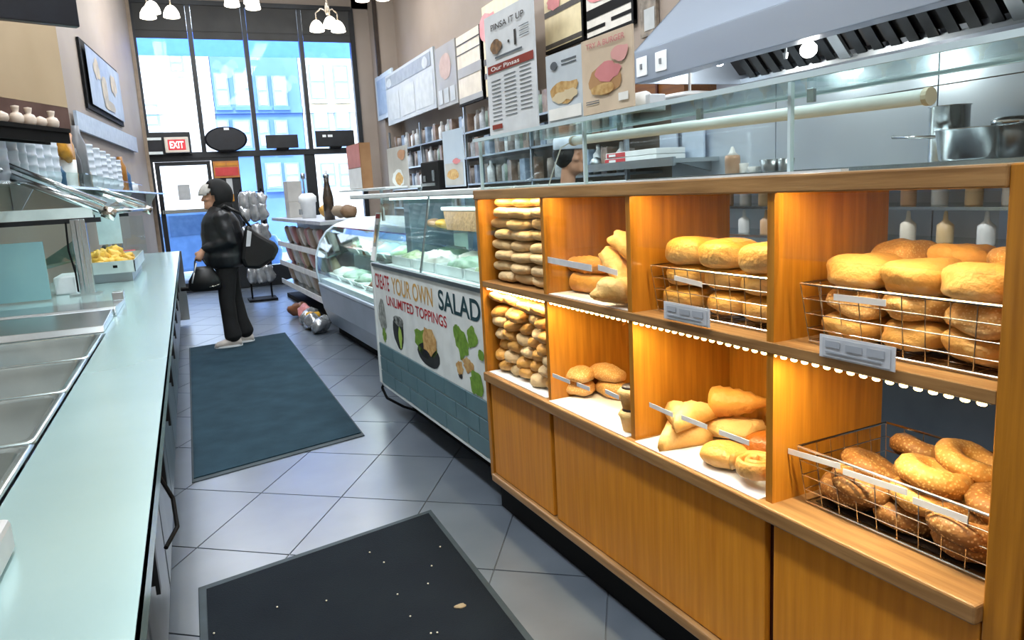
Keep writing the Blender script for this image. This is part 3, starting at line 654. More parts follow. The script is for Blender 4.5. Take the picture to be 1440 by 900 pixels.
# fluorescent batten under the glass shelf
a, b = PU(808, 198, 1.5), PU(1302, 136, 1.5)
t = thing('tube_light', 'cream fluorescent batten mounted under the glass shelf', 'lamp', (1.5, (a.y+b.y)/2, 1.58), case=True)
part(MB().tube((1.5, a.y, a.z), (1.5, b.y, b.z), .016, 14), 'diffuser', mat('cream_lens', 'e2e3df', .35, emit=.05), t, smooth=True)
part(MB().tube((1.5, a.y, a.z), (1.5, a.y+.012, a.z), .019, 14).tube((1.5, b.y, b.z), (1.5, b.y-.012, b.z), .019, 14), 'end_cap', mat('lens_cap', 'c9b9a2', .5), t)
for v_ in (b.y+.3, (a.y+b.y)/2, a.y-.3): part(MB().box(1.495, 1.505, v_-.01, v_+.01, 1.615, 1.646), 'hanger', STEEL, t)
part(MB().path([(1.5, a.y+.01, a.z), (1.48, a.y+.07, a.z-.02), (1.46, a.y+.1, a.z-.1), (1.44, a.y+.11, a.z-.165)], .0025), 'lead_wire', WHITE, t)
# warm led strips: under the middle shelf and under the top rail
LEDM = mat('led_glow', 'ffd98a', .5, emit=14)
LEDC = (1, .82, .5)
def led(z, u, label, spans, p):
    t = thing('led_strip', label, 'strip light', (u, 1.85, z), case=True)
    part(MB().box(u-.004, u+.006, DV[4]+.01, 2.95, z-.003, z+.0), 'tape', mat('led_tape', 'f1e6c8', .5), t)
    bd = MB().ell((0, 0, 0), (.005, .010, .005), 8, 5).mesh('led_bead', LEDM, smooth=True)
    v = DV[4]+.03
    while v < 2.95:
        inst(bd, 'led_bead', (u+.001, v, z-.006), parent=t); v += .031
    for (s, e), pw in zip(spans, p):
        area('led_lamp', (u+.005, (s+e)/2, z-.013), (0, math.radians(6), 0), .014, abs(e-s)-.06, pw, LEDC, t)
sp = [(2.42, 2.95), (1.88, 2.39), (1.31, 1.85), (.79, 1.28)]
led(ZM-.026, U0+.010, 'warm strip light along the underside of the middle bakery shelf', sp, (2.3, 2.3, 2.6, 2.6))
led(ZTP-.016, U0+.026, 'warm strip light along the underside of the bakery top rail', sp, (1.5, 1.5, 1.7, 1.7))
# acrylic flaps
for s, e in sp:
    part(MB().box(U0+.016, U0+.019, s, e, ZM+.2, ZTP-.045), 'acrylic_flap', ACRY, case)
part(MB().box(U0+.016, U0+.019, 1.9, 2.38, ZM+.01, ZM+.2), 'acrylic_flap', ACRY, case)
# papers under pastries
part(MB().box(U0-.01, U1-.03, 1.89, 2.39, ZL+.0005, ZL+.003), 'liner_paper', PAPER, case)
part(MB().box(U0-.01, U1-.03, 1.32, 1.84, ZL+.0005, ZL+.003), 'liner_paper', PAPER, case)
part(MB().box(U0+.01, U1-.03, 1.89, 2.39, ZM+.0005, ZM+.003), 'liner_paper', PAPER, case)
part(MB().box(U0+.0, U1-.03, 2.43, 2.95, ZL+.0005, ZL+.004), 'liner_paper', PAPER, case)
# white label strips on the flaps
STRIP = mat('label_strip', 'dfe1e4', .4, c2='d2d5da', scale=20)
def strip(p, q, u, parent, h=.016, name='label_strip', mt=STRIP):
    a, b = PU(*p, u), PU(*q, u); z0, z1 = a.z, b.z
    return part(MB().quad((u, a.y, z0), (u, b.y, z1), (u, b.y, z1+h), (u, a.y, z0+h), .002), name, mt, parent)
for p, q, h in (((768, 369), (832, 382), .022), ((841, 380), (868, 388), .018)): strip(p, q, U0+.014, case, h)
for p, q in (((777, 530), (801, 540)), ((811, 543), (829, 550)), ((851, 553), (870, 562))): strip(p, q, U0+.0, case, .014)
for p, q in (((913, 572), (946, 587)), ((958, 590), (994, 604)), ((1011, 611), (1053, 627))): strip(p, q, U0+.03, case, .014)
def card(c, u, label):
    pts = [PU(x, y, u) for x, y in c]; y0, y1 = (pts[0].y+pts[3].y)/2, (pts[1].y+pts[2].y)/2
    z0, z1 = (pts[0].z+pts[1].z)/2, (pts[2].z+pts[3].z)/2
    t = thing('price_card', label, 'price card', (u, (y0+y1)/2, z0), case=True)
    P = Panel((u, y0, z0), (u, y1, z0), (u, y1, z1), (u, y0, z1)); P.n = Vector((-1, 0, 0))
    part(MB().quad(P.bl, P.br, P.tr, P.tl, .002), 'holder', mat('card_holder', 'd6dbe2', .3), t)
    mb = MB(); P.rect(mb, .05, .95, .08, .9, .002); part(mb, 'paper', mat('card_grey', 'c3cad3', .6), t)
    mb = MB()
    for a, b, c_, d in ((.1, .3, .5, .8), (.38, .6, .45, .75), (.66, .88, .45, .78), (.1, .85, .25, .32)): P.rect(mb, a, b, c_, d, .004)
    part(mb, 'print', mat('card_print', 'aab2bd', .6), t)
card(((933, 447), (998, 462), (998, 437), (934, 421)), U0-.008, 'grey price card clipped in front of the yellow loaf basket')
card(((1152, 501), (1259, 523), (1259, 488), (1153, 470)), U0-.008, 'wide grey price card clipped below the large round rolls')
# ------------------------------------------------------------------ wire baskets
def basket(u0, v0, v1, z0, z1, label, u1=1.66, nv=9, flare=.015):
    t = thing('wire_basket', label, 'wire basket', ((u0+u1)/2, (v0+v1)/2, z0), case=True)
    def rect(z, f, r, nm):
        c = [(u0-f, v0-f, z), (u0-f, v1+f, z), (u1+f, v1+f, z), (u1+f, v0-f, z)]
        mb = MB()
        for i in range(4): mb.tube(c[i], c[(i+1) % 4], r, 6)
        return part(mb, nm, CHROME, t)
    rect(z1, flare, .0032, 'rim'); rect(z0+.004, 0, .0028, 'base_ring')
    for k in (1, 2, 3):
        f = k/4; rect(z0+(z1-z0)*f, flare*f, .0014, 'side_wire')
    for i in range(nv+1):
        v = v0+(v1-v0)*i/nv
        vt = v+(v-(v0+v1)/2)/(v1-v0)*2*flare
        part(MB().path([(u0-flare, vt, z1), (u0, v, z0+.004), (u1, v, z0+.004), (u1+flare, vt, z1)], .0014, 6), 'cross_wire', CHROME, t)
    for i in range(1, 6):
        u = u0+(u1-u0)*i/6
        part(MB().path([(u, v0-flare, z1), (u, v0, z0+.004), (u, v1, z0+.004), (u, v1+flare, z1)], .0014, 6), 'long_wire', CHROME, t)
    return t
bk3 = basket(1.375, 1.345, 1.82, ZM+.001, 1.195, 'wire basket of yellow loaves on the middle bakery shelf')
bk4 = basket(1.365, .80, 1.235, ZM+.001, 1.195, 'wire basket of large round rolls on the middle bakery shelf')
bk4l = basket(1.375, .80, 1.245, ZL+.001, .795, 'wire basket of bagels on the lower bakery shelf')
strip((948, 394), (987, 404), 1.353, bk3, .014); strip((1172, 422), (1245, 431), 1.345, bk4, .014)
for p, q in (((1108, 638), (1181, 660)), ((1185, 667), (1275, 697)), ((1283, 708), (1360, 736))): strip(p, q, 1.352, bk4l, .014)
# ------------------------------------------------------------------ bread
B_HERO = breadmat('pale_roll', 'd9bd8c', 'cdb184', .7, mottled=.5)
B_GOLD = breadmat('golden_roll', 'd9a04c', 'cfa468', .5, mottled=.7)
B_LOAF = breadmat('yellow_loaf', 'e0a848', 'dcbc84', .45, mottled=.5, nscale=10)
B_KAIS = breadmat('crusty_roll', 'd6a355', 'dcc08f', .65, mottled=1.1, nscale=22)
B_SEED = breadmat('seeded_roll', 'cc9a55', 'd2ab74', .65, seeds='e0bd82', mottled=1.1)
B_PAST = breadmat('flaky_pastry', 'dfa047', 'c98434', .5, mottled=.8, nscale=28)
B_PALE = breadmat('pale_pastry', 'edc77f', 'dda956', .55, mottled=.8, nscale=24)
B_DARK = breadmat('dark_glazed', 'a8621f', '83450f', .3, mottled=.6)
B_BAG = breadmat('bagel_crust', '9c6c38', '5e3a18', .55, seeds='c09a62', mottled=.8)
B_BAGL = breadmat('bagel_light', 'cf9a50', '9c6a32', .5, seeds='e3bd78', mottled=.8)
CHOC = mat('dark_topping', '2a1a12', .4)
def loafmesh(name, mt, r, nz=.25, seed=0., p=.85, ns=14): return MB().ell((0, 0, 0), r, 24, 14, nz, ns, seed, p).mesh(name, mt, smooth=True)
hero = [loafmesh('hero_roll', B_HERO, (.05, .094, .0235), .2, s*2.1, .8) for s in range(4)]
for r in range(7):
    for c in range(3):
        v = 2.522+c*.168+(0.016 if r % 2 else -.012)+rnd(-.006, .006)
        inst(hero[(r*2+c) % 4], 'hero_roll', (1.385+rnd(-.012, .012), v, ZM+.024+r*.0445), (rnd(-.06, .06), rnd(-.1, .1), rnd(-.12, .12)), 'pale long roll stacked in the upper bay beside the salad case', 'bread roll', 'pale rolls in the upper end bay', case=True)
gold = [loafmesh('long_roll', B_GOLD, (.06, .10, .03), .25, s*3.7, .85) for s in range(3)]
for c in range(3):
    inst(gold[c], 'long_roll', (1.395, 2.525+c*.168, ZM+.024+7*.0445-.002), (0, 0, rnd(-.1, .1)), 'larger golden roll lying on top of the pale roll stack', 'bread roll', 'golden rolls on the pale stack', case=True, sc=(.8, .95, .72))
rnl = [loafmesh('small_roll', B_HERO if s % 2 else B_GOLD, (.055, .057, .0285), .25, s*1.3, .9) for s in range(5)]
for r in range(6):
    for c in range(5):
        v = 2.478+c*.108+(.025 if r % 2 else -.012)+rnd(-.012, .012)
        if v > 2.915: v = 2.915
        inst(rnl[(r*3+c) % 5], 'small_roll', (1.38+rnd(-.015, .015), v, ZL+.034+r*.0475), (rnd(-.15, .15), rnd(-.25, .25), rnd(-.3, .3)), 'small golden roll piled in the lower bay beside the salad case', 'bread roll', 'small rolls in the lower end bay', case=True)
for c in range(4):
    inst(gold[c % 3], 'long_roll', (1.37, 2.50+c*.125, ZL+.034+6*.0475+.002+(.012 if c > 1 else 0)), (.1, .1, rnd(.3, .9)), 'glowing yellow roll on top of the small roll pile', 'bread roll', 'yellow rolls on the small pile', case=True, sc=(.8, .8, .85))
# bay 2 upper: pastries
def place(me, name, px, py, z, rot, label, cat='pastry', group=None, sc=None, u=None):
    p = PUz(px, py, z) if u is None else PU(px, py, u)
    return inst(me, name, (p.x, p.y, p.z if u is not None else z), rot, label, cat, group, case=True, sc=sc)
def braid(name, mt, L, r, n=7):
    mb = MB(); 
    prof = [(r*.35, -L/2)]
    for i in range(n*2+1):
        f = i/(n*2); prof.append((r*(.75+.25*(1-abs(2*f-1)))*(1 if i % 2 else .86), -L/2+L*(.04+.92*f)))
    prof.append((r*.35, L/2)); mb.lathe(prof, (0, 0, 0), 14, 'y'); return mb.mesh(name, mt, smooth=True)
br1 = braid('braided_pastry', B_PAST, .22, .036)
inst(br1, 'braided_pastry', (1.42, 2.28, ZM+.105), (0, 0, .12), 'ridged golden pastry lying on the tube pastry in the upper bay', 'pastry', case=True)
tb = MB().lathe([(.03, -.1), (.037, -.09), (.037, .085), (.03, .095), (.024, .08), (.001, .06)], (0, 0, 0), 14, 'y').mesh('tube_pastry', B_PAST, smooth=True)
o = inst(tb, 'tube_pastry', (1.42, 2.27, ZM+.041), (0, 0, .1), 'tube pastry with a dark chocolate end in the upper bay', 'pastry', case=True); ORG[o.name] = (0, 0, 0)
o2 = bpy.data.objects.new('chocolate_end', MB().ell((0, .09, 0), (.026, .014, .026)).mesh('chocolate_end', CHOC, smooth=True)); COL.objects.link(o2); o2.parent = o
cro = [loafmesh('crescent_roll', B_PALE, (.05, .115, .04), .45, s*5.1, .95, 18) for s in range(3)]
for (u, v, z, rx, rz, lab) in ((1.46, 2.05, ZM+.16, .5, .2, 'golden roll leaning on top of the upper bay pastry heap'), (1.43, 2.10, ZM+.10, .55, -.1, 'sloping oval roll in the middle of the upper bay heap'), (1.40, 2.03, ZM+.042, .1, .3, 'pale sugared roll at the foot of the upper bay heap'), (1.36, 1.95, ZM+.05, .1, 1.2, 'crusty pale roll at the front of the upper bay heap'), (1.5, 1.97, ZM+.09, .3, .5, 'seeded roll at the back of the upper bay heap')):
    inst(cro[int(v*100) % 3], 'oval_roll', (u, v, z), (rx, 0, rz), lab, 'bread roll', case=True, sc=(.95, .95, .95))
inst(cro[1], 'oval_roll', (1.55, 1.96, ZM+.20), (.6, 0, .2), 'golden roll at the very top of the upper bay heap', 'bread roll', case=True)
# bay 2 lower
ov = [loafmesh('seeded_oval', B_SEED, (.05, .085, .033), .3, s*4.4, .95, 16) for s in range(3)]
for (px, py, dz, rz, lab) in ((812, 556, .033, .2, 'seeded oval roll, lower of the pair at the front of the paper'), (812, 540, .085, .0, 'seeded oval roll lying on the front pair'), (862, 545, .033, .2, 'seeded oval roll under the rear pair on the paper'), (855, 527, .09, .1, 'seeded oval roll topping the rear pair')):
    z = ZL+dz; p = PU(px, py, 1.42 if px < 830 else 1.51)
    inst(ov[int(px) % 3], 'seeded_roll', (p.x, p.y, z), (0, 0, rz), lab, 'bread roll', case=True)
inst(ov[0], 'seeded_roll', (1.60, 2.0, ZL+.05), (0, .3, 1), 'seeded oval roll at the back against the divider', 'bread roll', case=True)
mf = MB().lathe([(.03, 0), (.04, .045), (.046, .055), (.036, .068), (.001, .072)], n=14).mesh('filled_tart', B_PALE, smooth=True)
for z, lab in ((ZL+.004, 'cream tart under the dark-topped tart'), (ZL+.078, 'tart with a dark glossy top stacked on another')):
    o = inst(mf, 'filled_tart', (1.345, 1.93, z), (0, 0, 0), lab, 'tart', case=True)
    c_ = bpy.data.objects.new('dark_filling', MB().lathe([(.034, .066), (.03, .076), (.001, .078)], n=14).mesh('dark_filling', CHOC, smooth=True)); COL.objects.link(c_); c_.parent = o
# bay 3 upper basket: loaves
lf = [loafmesh('loaf', B_LOAF, (.075, .078, .042), .12, s*2.7, .7, 9) for s in range(3)]
for r in range(3):
    for c in range(3):
        v = 1.422+c*.158+rnd(-.01, .01); z = ZM+.048+r*.068
        lab, gp = ((('shiny yellow loaf topping the basket by the nearer divider', 'shiny yellow loaf topping the basket between two loaves', 'shiny yellow loaf topping the basket by the pastry bay')[c], 'top loaves in the basket') if r == 2 else ('yellow loaf behind the wires of the loaf basket', 'lower loaves in the basket'))
        inst(lf[(r+c) % 3], 'loaf', (1.455+rnd(-.01, .01)-(.012 if r == 2 else 0), v, z), (rnd(-.06, .06), rnd(-.06, .06), rnd(-.15, .15)), lab, 'loaf', gp, case=True, sc=(1, 1, .8 if r < 2 else 1))
inst(lf[0], 'loaf', (1.58, 1.43, ZM+.20), (0, 0, .3), 'yellow loaf at the back of the loaf basket', 'loaf', case=True, sc=(.9, .9, .9))
inst(lf[1], 'loaf', (1.60, 1.62, ZM+.07), (0, 0, .3), 'half hidden loaf low in the back of the loaf basket', 'loaf', case=True, sc=(.8, .9, .9))
# bay 4 upper basket: big rolls
bg_ = [loafmesh('round_roll', B_KAIS if s % 2 else B_SEED, (.092, .077, .042), .3, s*6.1, .8, 13) for s in range(4)]
for r in range(3):
    for c in range(3):
        v = .872+c*.143+rnd(-.006, .006); z = ZM+.042+r*.060
        lab, gp = ((('large crusty roll topping the basket beside the end post', 'large crusty roll topping the basket between two others', 'large crusty roll topping the basket beside the oak divider')[c], 'top round rolls') if r == 2 else ('large crusty roll behind the wires of the round roll basket', 'lower round rolls'))
        inst(bg_[(r+2*c+1) % 4], 'round_roll', (1.462+rnd(-.01, .01)-(.01 if r == 2 else 0), v, z), (rnd(-.06, .06), rnd(-.06, .06), rnd(-.3, .3)), lab, 'bread roll', gp, case=True, sc=(1, .97, .84 if r < 2 else 1))
for c in range(3):
    inst(bg_[c], 'round_roll', (1.60, .885+c*.14, ZM+.185), (0, .1, rnd(-.3, .3)), ('large crusty roll in the basket back row by the end post', 'large crusty roll in the middle of the basket back row', 'large crusty roll in the basket back row by the divider')[c], 'bread roll', 'back round rolls', case=True, sc=(.8, .95, .9))
# bay 3 lower pastries
def turnover(name, mt, a, h, seed):
    mb = MB(); pts = [(-.5, -.33), (.5, -.33), (.05, .6)]
    n = 18; rings = []
    per = []
    for k in range(n):
        f = k/n*3; i = int(f); q = f-i; A, B = pts[i], pts[(i+1) % 3]
        per.append(((A[0]*(1-q)+B[0]*q)*a, (A[1]*(1-q)+B[1]*q)*a))
    for z, s in ((0, .92), (h*.25, 1.0), (h*.5, .97), (h*.8, .8), (h*1.0, .5), (h*1.05, .12)):
        rings.append([(x*s, y*s, z*(1+.25*noise.noise(Vector((x*20+seed, y*20, z*20))))) for x, y in per])
    return mb.loft(rings).mesh(name, mt, smooth=True)
tv = [turnover('turnover', B_PALE, .17, .06, s) for s in (1., 5.)]
p = PUz(952, 622, ZL+.004)
inst(tv[0], 'turnover', (1.385, 1.745, ZL+.004), (0, 0, 1.9), 'pale triangular turnover lying flat on the paper', 'turnover', case=True)
inst(tv[1], 'turnover', (1.41, 1.735, ZL+.066), (0, .12, 2.2), 'pale triangular turnover resting on another turnover', 'turnover', case=True)
cn = MB().lathe([(.02, -.085), (.046, -.08), (.05, -.06), (.045, -.05), (.047, -.03), (.040, -.02), (.041, 0), (.033, .015), (.033, .035), (.022, .05), (.012, .085), (.001, .09)], (0, 0, 0), 16, 'y').mesh('cone_pastry', B_PAST, smooth=True)
inst(cn, 'cone_pastry', (1.55, 1.665, ZL+.125), (.1, 0, math.pi+.5), 'layered cone pastry propped on the heap', 'pastry', case=True)
inst(loafmesh('flat_pastry', B_PALE, (.06, .10, .03), .4, 9, .9, 16), 'flat_pastry', (1.535, 1.68, ZL+.045), (0, 0, .3), 'flat pale pastry under the cone pastry', 'pastry', case=True)
inst(loafmesh('glazed_loaf', B_DARK, (.075, .095, .048), .15, 3, .9, 10), 'glazed_loaf', (1.49, 1.455, ZL+.052), (0, 0, .4), 'dark glazed brown loaf beside the divider', 'loaf', case=True)
inst(loafmesh('glazed_bun', B_PAST, (.06, .06, .045), .2, 4, .9, 10), 'glazed_bun', (1.60, 1.50, ZL+.10), (0, 0, .4), 'golden bun at the back behind the dark loaf', 'bun', case=True)
inst(loafmesh('danish', B_GOLD, (.062, .068, .034), .22, 8, .9, 14), 'danish', (1.375, 1.535, ZL+.037), (0, 0, .2), 'round golden danish at the front of the paper', 'danish', case=True)
def swirl(name, mt, R, h):
    mb = MB(); pts = []
    for k in range(64):
        a = k/64*4.6*math.pi; r = .012+(R-.012)*k/63; pts.append(Vector((r*math.cos(a), r*math.sin(a), h*.5+.006*(1-k/63))))
    rings = []
    for i, q in enumerate(pts):
        tg = (pts[min(i+1, 63)]-pts[max(i-1, 0)]).normalized(); s = Vector((-tg.y, tg.x, 0)); rings.append([tuple(q+s*(.0105*math.cos(t))+Vector((0, 0, h*.5*math.sin(t)))) for t in (0, .8, 1.57, 2.35, 3.14, 3.93, 4.71, 5.5)])
    return mb.loft(rings).mesh(name, mt, smooth=True)
sw = swirl('cinnamon_roll', B_GOLD, .062, .045)
inst(sw, 'cinnamon_roll', (1.355, 1.395, ZL+.028), (0, 0, .4), 'spiral cinnamon roll at the front corner of the paper', 'cinnamon roll', case=True)
inst(loafmesh('glazed_bun', B_PALE, (.045, .045, .035), .2, 6, .9, 12), 'glazed_bun', (1.45, 1.345, ZL+.037), (0, 0, 0), 'small pale bun against the divider', 'bun', case=True)
# bay 4 lower basket: bagels
bgm = [MB().torus((0, 0, 0), .045, .0255, sz=.95, nz=.006, seed=s*3).mesh('bagel', (B_BAG, B_BAGL)[s % 2], smooth=True) for s in range(4)]
bs = [(1.46, 1.18, .03, .1, .2, 0), (1.46, 1.03, .03, .1, .0, 0), (1.45, .88, .03, .05, .1, 0), (1.57, 1.13, .03, 0, 0, 0), (1.58, .97, .03, 0, 0, 2), (1.57, .84, .03, 0, 0, 2),
      (1.50, 1.16, .085, .25, -.3, 2), (1.43, 1.12, .08, -.1, -.2, 0), (1.45, .985, .085, .1, -.15, 1), (1.55, 1.05, .085, .1, -.2, 0), (1.52, .93, .10, -.2, -.35, 1), (1.60, 1.10, .12, .2, -.5, 2),
      (1.46, .98, .135, .1, -.25, 3), (1.56, .96, .15, .2, -.3, 1), (1.50, .85, .10, .1, -.2, 2), (1.42, .875, .075, 0, -.1, 0)]
for i, (u, v, z, rx, ry, k) in enumerate(bs):
    lt = k % 2; own = {6: 'dark bagel tilted up beside the oak divider', 8: 'light bagel pressed against the front wires', 10: 'light bagel standing between two dark ones', 11: 'dark bagel highest at the back of the basket', 12: 'light bagel topping the front of the heap', 13: 'light bagel topping the back of the heap', 14: 'dark bagel wedged beside the end post'}.get(i)
    inst(bgm[k], 'bagel', (u, v, ZL+.005+z), (rx, ry*.6-.15 if z > .05 else ry*.5, rnd(0, 3)), own or ('light golden seeded bagel on the bagel heap' if lt else 'dark brown seeded bagel in the wire basket'), 'bagel', 'light bagels' if lt else 'dark bagels', case=True, sc=(1.12, 1.12, 1.1))
tray_ = MB().box(1.39, 1.65, .82, 1.23, ZL+.006, ZL+.008); part(tray_, 'liner', mat('basket_liner', '2b211b', .6), bk4l)
# ------------------------------------------------------------------ next oak case to the right (only its edge shows)
t = thing('oak_cabinet', 'edge of the neighbouring oak case past the bakery end post', 'cabinet', (1.5, .45, 0), case=True)
part(MB().box(U0, U1, .655, .692, .15, ZTP), 'side_post', OAK, t, bevel=.003)
part(MB().box(U0+.02, U1, .15, .655, .15, ZTP-.04), 'front_panel', OAKD, t)
part(MB().box(U0-.012, U0+.02, .15, .655, .60, .64), 'shelf_nosing', OAKY, t, bevel=.005)
part(MB().box(U0-.005, U1, .15, .655, ZTP-.04, ZTP), 'top_rail', OAKY, t, bevel=.003)
part(MB().box(U0+.06, U1, .15, .69, 0, .15), 'toe_kick', BLACK, t)
# ================================================================== SALAD CASE
S0, S1, SA, SB = 1.335, 2.05, 3.035, 4.84
SLZ, SWZ, SBZ = 1.01, .475, .19
sal = thing('salad_case', 'refrigerated salad case with printed white front and teal brick skirt', 'display case', (1.7, 3.9, 0), case=True)
part(MB().box(S0+.012, S1, SA, SB, SBZ, SLZ-.02), 'body', WHITEM, sal)
part(MB().box(S0-.004, S0+.03, SA, SB+.01, SLZ-.025, SLZ), 'ledge', STEELD, sal, bevel=.004)
part(MB().box(S0+.004, S0+.012, SA, SB, SWZ, SLZ-.025), 'banner', mat('banner_white', 'e6eeee', .45), sal)
part(MB().prism([(S0-.01, SBZ), (S0-.005, SLZ), (S0+.05, SLZ), (S0+.08, SBZ-.02)], 'y', SB, SB+.03), 'end_trim', WHITEM, sal, bevel=.008)
part(MB().box(S0+.002, S0+.04, SA, SB, SBZ-.02, SBZ), 'bottom_trim', WHITEM, sal, bevel=.004)
BR = mat('teal_brick', '5f7f86', .4, c2='4d6a74', scale=5, amt=1.2)
bw = (SB-SA)/6; bh = (SWZ-SBZ)/3
bmm = {}
for r in range(3):
    for k in range(7):
        a = SA+bw*(k-(.5 if r % 2 else 0)); b = a+bw
        a, b = max(a, SA), min(b, SB)
        if b-a < .05: continue
        part(MB().box(S0+.0, S0+.012, a+.004, b-.004, SBZ+r*bh+.004, SBZ+(r+1)*bh-.004), 'brick', BR, sal, bevel=.0015)
part(MB().box(S0+.006, S0+.012, SA, SB, SBZ, SWZ), 'grout', mat('grout_grey', 'a5b6b9', .7), sal)
part(MB().box(S0+.16, S1, SA, SB-.12, 0, SBZ-.02), 'plinth', BLACK, sal)
c0 = PU(541, 529, S0+.05)
part(MB().path([(S0+.03, SB-.02, .22), (S0+.0, SB+.02, .15), (S0+.02, SB-.01, .08), (S0+.1, SB-.12, .03), (S0+.16, SB-.2, .012)], .009), 'power_cord', BLACK, sal)
# glass box on top
gz1 = 1.455
part(MB().quad((S0+.02, SA, SLZ), (S0+.02, 3.93, SLZ), (S0+.10, 3.93, gz1-.03), (S0+.10, SA, gz1-.03), .006), 'front_glass', GLS, sal)
part(MB().quad((S0+.02, 3.94, SLZ), (S0+.02, SB, SLZ), (S0+.10, SB, gz1-.03), (S0+.10, 3.94, gz1-.03), .006), 'front_glass', GLS, sal)
part(MB().path([(S0+.02, 3.935, SLZ), (S0+.10, 3.935, gz1-.03)], .007), 'glass_mullion', STEELD, sal)
part(MB().prism([(S0+.02, SLZ), (S0+.10, gz1-.03), (S1, gz1-.03), (S1, SLZ)], 'y', SB-.006, SB), 'side_glass', GLS, sal)
part(MB().box(S0-.02, S1+.05, SA-.03, SB+.36, gz1-.03, gz1), 'top_board', WHITEM, sal, bevel=.006)
part(MB().box(S1-.02, S1, SA, SB, SLZ, gz1-.03), 'back_panel', mat('pale_blue_back', 'b3c4d6', .3), sal)
part(MB().box(S0+.3, S1-.03, SA+.02, SB-.02, 1.21, 1.218), 'glass_shelf', GLS, sal)
lp = part(MB().box(S0+.12, S0+.2, SA+.1, SB-.1, gz1-.045, gz1-.03), 'light_panel', mat('cool_glow', 'f2faff', .4, emit=3), sal)
area('case_lamp', (S0+.2, (SA+SB)/2, gz1-.05), (0, 0, 0), .1, 1.4, 4, (.92, 1, 1), sal)
# banner print
P = Panel((S0+.004, SB, SWZ), (S0+.004, SA, SWZ), (S0+.004, SA, SLZ-.025), (S0+.004, SB, SLZ-.025)); P.n = Vector((-1, 0, 0))
RED, GOLD, TEALT = mat('print_red', 'b5222c', .6), mat('print_gold', 'cfa65c', .6), mat('print_teal', '16424b', .6)
GRN, GRN2, TANP, DKP, GRYP = mat('print_green', '7ea63a', .6, c2='527d22', scale=40, amt=1), mat('print_lime', 'a6c65a', .6), mat('print_wheat', 'cfae74', .6, c2='b58a4e', scale=40), mat('print_black', '25282a', .6), mat('print_grey', 'a5aba8', .6, c2='6d7472', scale=30)
P.text('CREATE', .015, .73, .19, RED, sal, w=.17, bold=.01)
P.text('YOUR OWN', .215, .72, .20, GOLD, sal, w=.40, bold=.012)
P.text('SALAD', .665, .72, .21, TEALT, sal, w=.30, bold=.02)
P.text('UNLIMITED TOPPINGS', .14, .55, .12, RED, sal, w=.58, bold=.012)
def pb(mt, name, *bl):
    mb = MB()
    for i, (a, b, ra, rb, w, sd) in enumerate(bl): P.blob(mb, a, b, ra, rb, .0015+.0006*i, 22, w, sd)
    part(mb, name, mt, sal)
pb(GRYP, 'glass_print', (.07, .38, .045, .2, .3, 1)); pb(GRN, 'lettuce_print', (.075, .14, .025, .09, .5, 2))
pb(DKP, 'bowl_print', (.25, .26, .06, .2, .2, 3)); pb(GRYP, 'bowl_print', (.26, .40, .06, .06, .2, 4)); 
mb = MB(); P.blob(mb, .27, .2, .02, .12, .003, 14, .4, 5); part(mb, 'lettuce_print', GRN2, sal)
pb(DKP, 'bowl_print', (.545, .16, .10, .13, .1, 6)); pb(GRN, 'salad_print', (.525, .28, .105, .16, .4, 7))
mb = MB(); P.blob(mb, .56, .32, .06, .15, .004, 18, .4, 8); part(mb, 'crouton_print', TANP, sal)
pb(GRN, 'leaf_print', (.83, .46, .045, .16, .6, 9), (.90, .55, .035, .1, .4, 10), (.79, .55, .02, .08, .3, 11), (.91, .12, .045, .12, .5, 12), (.955, .42, .02, .05, .3, 13))
pb(TANP, 'nut_print', (.86, .26, .04, .08, .7, 14), (.80, .2, .025, .07, .5, 15)); pb(DKP, 'olive_print', (.80, .12, .015, .03, .2, 16))
# contents
WT = mat('tray_white', 'e9f1f0', .35); GREEN = mat('lettuce', '6f9a52', .6, c2='cfdcb8', scale=25, amt=1.4); SAGE = mat('sage_food', 'a9c4ae', .5, c2='86a892', scale=14)
foods = [GREEN, SAGE, mat('white_cheese', 'eef2ea', .6), mat('cucumber', '9fbf86', .5, c2='d8e6c6', scale=30), mat('grey_salad', '8d9c94', .5, c2='d5dcd4', scale=20), GREEN, mat('egg_white', 'f2f0e2', .5), SAGE]
nmf = ['shredded lettuce', 'sage green slaw', 'white cheese cubes', 'sliced cucumber', 'mixed grey-green salad', 'leafy greens', 'chopped egg', 'pickled greens']
k = 0
for i in range(2):
    for j in range(4):
        u, v = S0+.13+i*.24, SA+.14+j*.42
        t = thing('salad_tub', 'white tub of %s in the salad case' % nmf[k], 'food tub', (u+.1, v+.18, SLZ-.019), case=True)
        part(MB().box(u, u+.22, v, v+.38, SLZ-.019, SLZ-.01).box(u, u+.008, v, v+.38, SLZ-.01, SLZ+.035).box(u+.212, u+.22, v, v+.38, SLZ-.01, SLZ+.035).box(u, u+.22, v, v+.008, SLZ-.01, SLZ+.035).box(u, u+.22, v+.372, v+.38, SLZ-.01, SLZ+.035), 'tub', WT, t)
        part(MB().ell((u+.11, v+.19, SLZ+.02), (.1, .175, .045+.012*(k % 3)), 24, 12, .32, 26, k*3.), 'food', foods[k], t, smooth=True)
        k += 1
cr = PU(640, 315, S0+.35)
t = thing('crouton_box', 'clear clamshell box of brown croutons on the salad case shelf', 'food box', (cr.x, 4.0, 1.219), case=True)
part(MB().prism([(3.74, 1.219), (3.72, 1.33), (4.28, 1.33), (4.24, 1.219)], 'x', S0+.31, S0+.55), 'croutons', mat('crouton_brown', 'b08a5e', .8, c2='6b4b2e', scale=60, amt=1.3, bump=.6, bscale=80), t)
part(MB().box(S0+.3, S0+.56, 3.70, 4.30, 1.332, 1.355), 'lid', WT, t, bevel=.008)
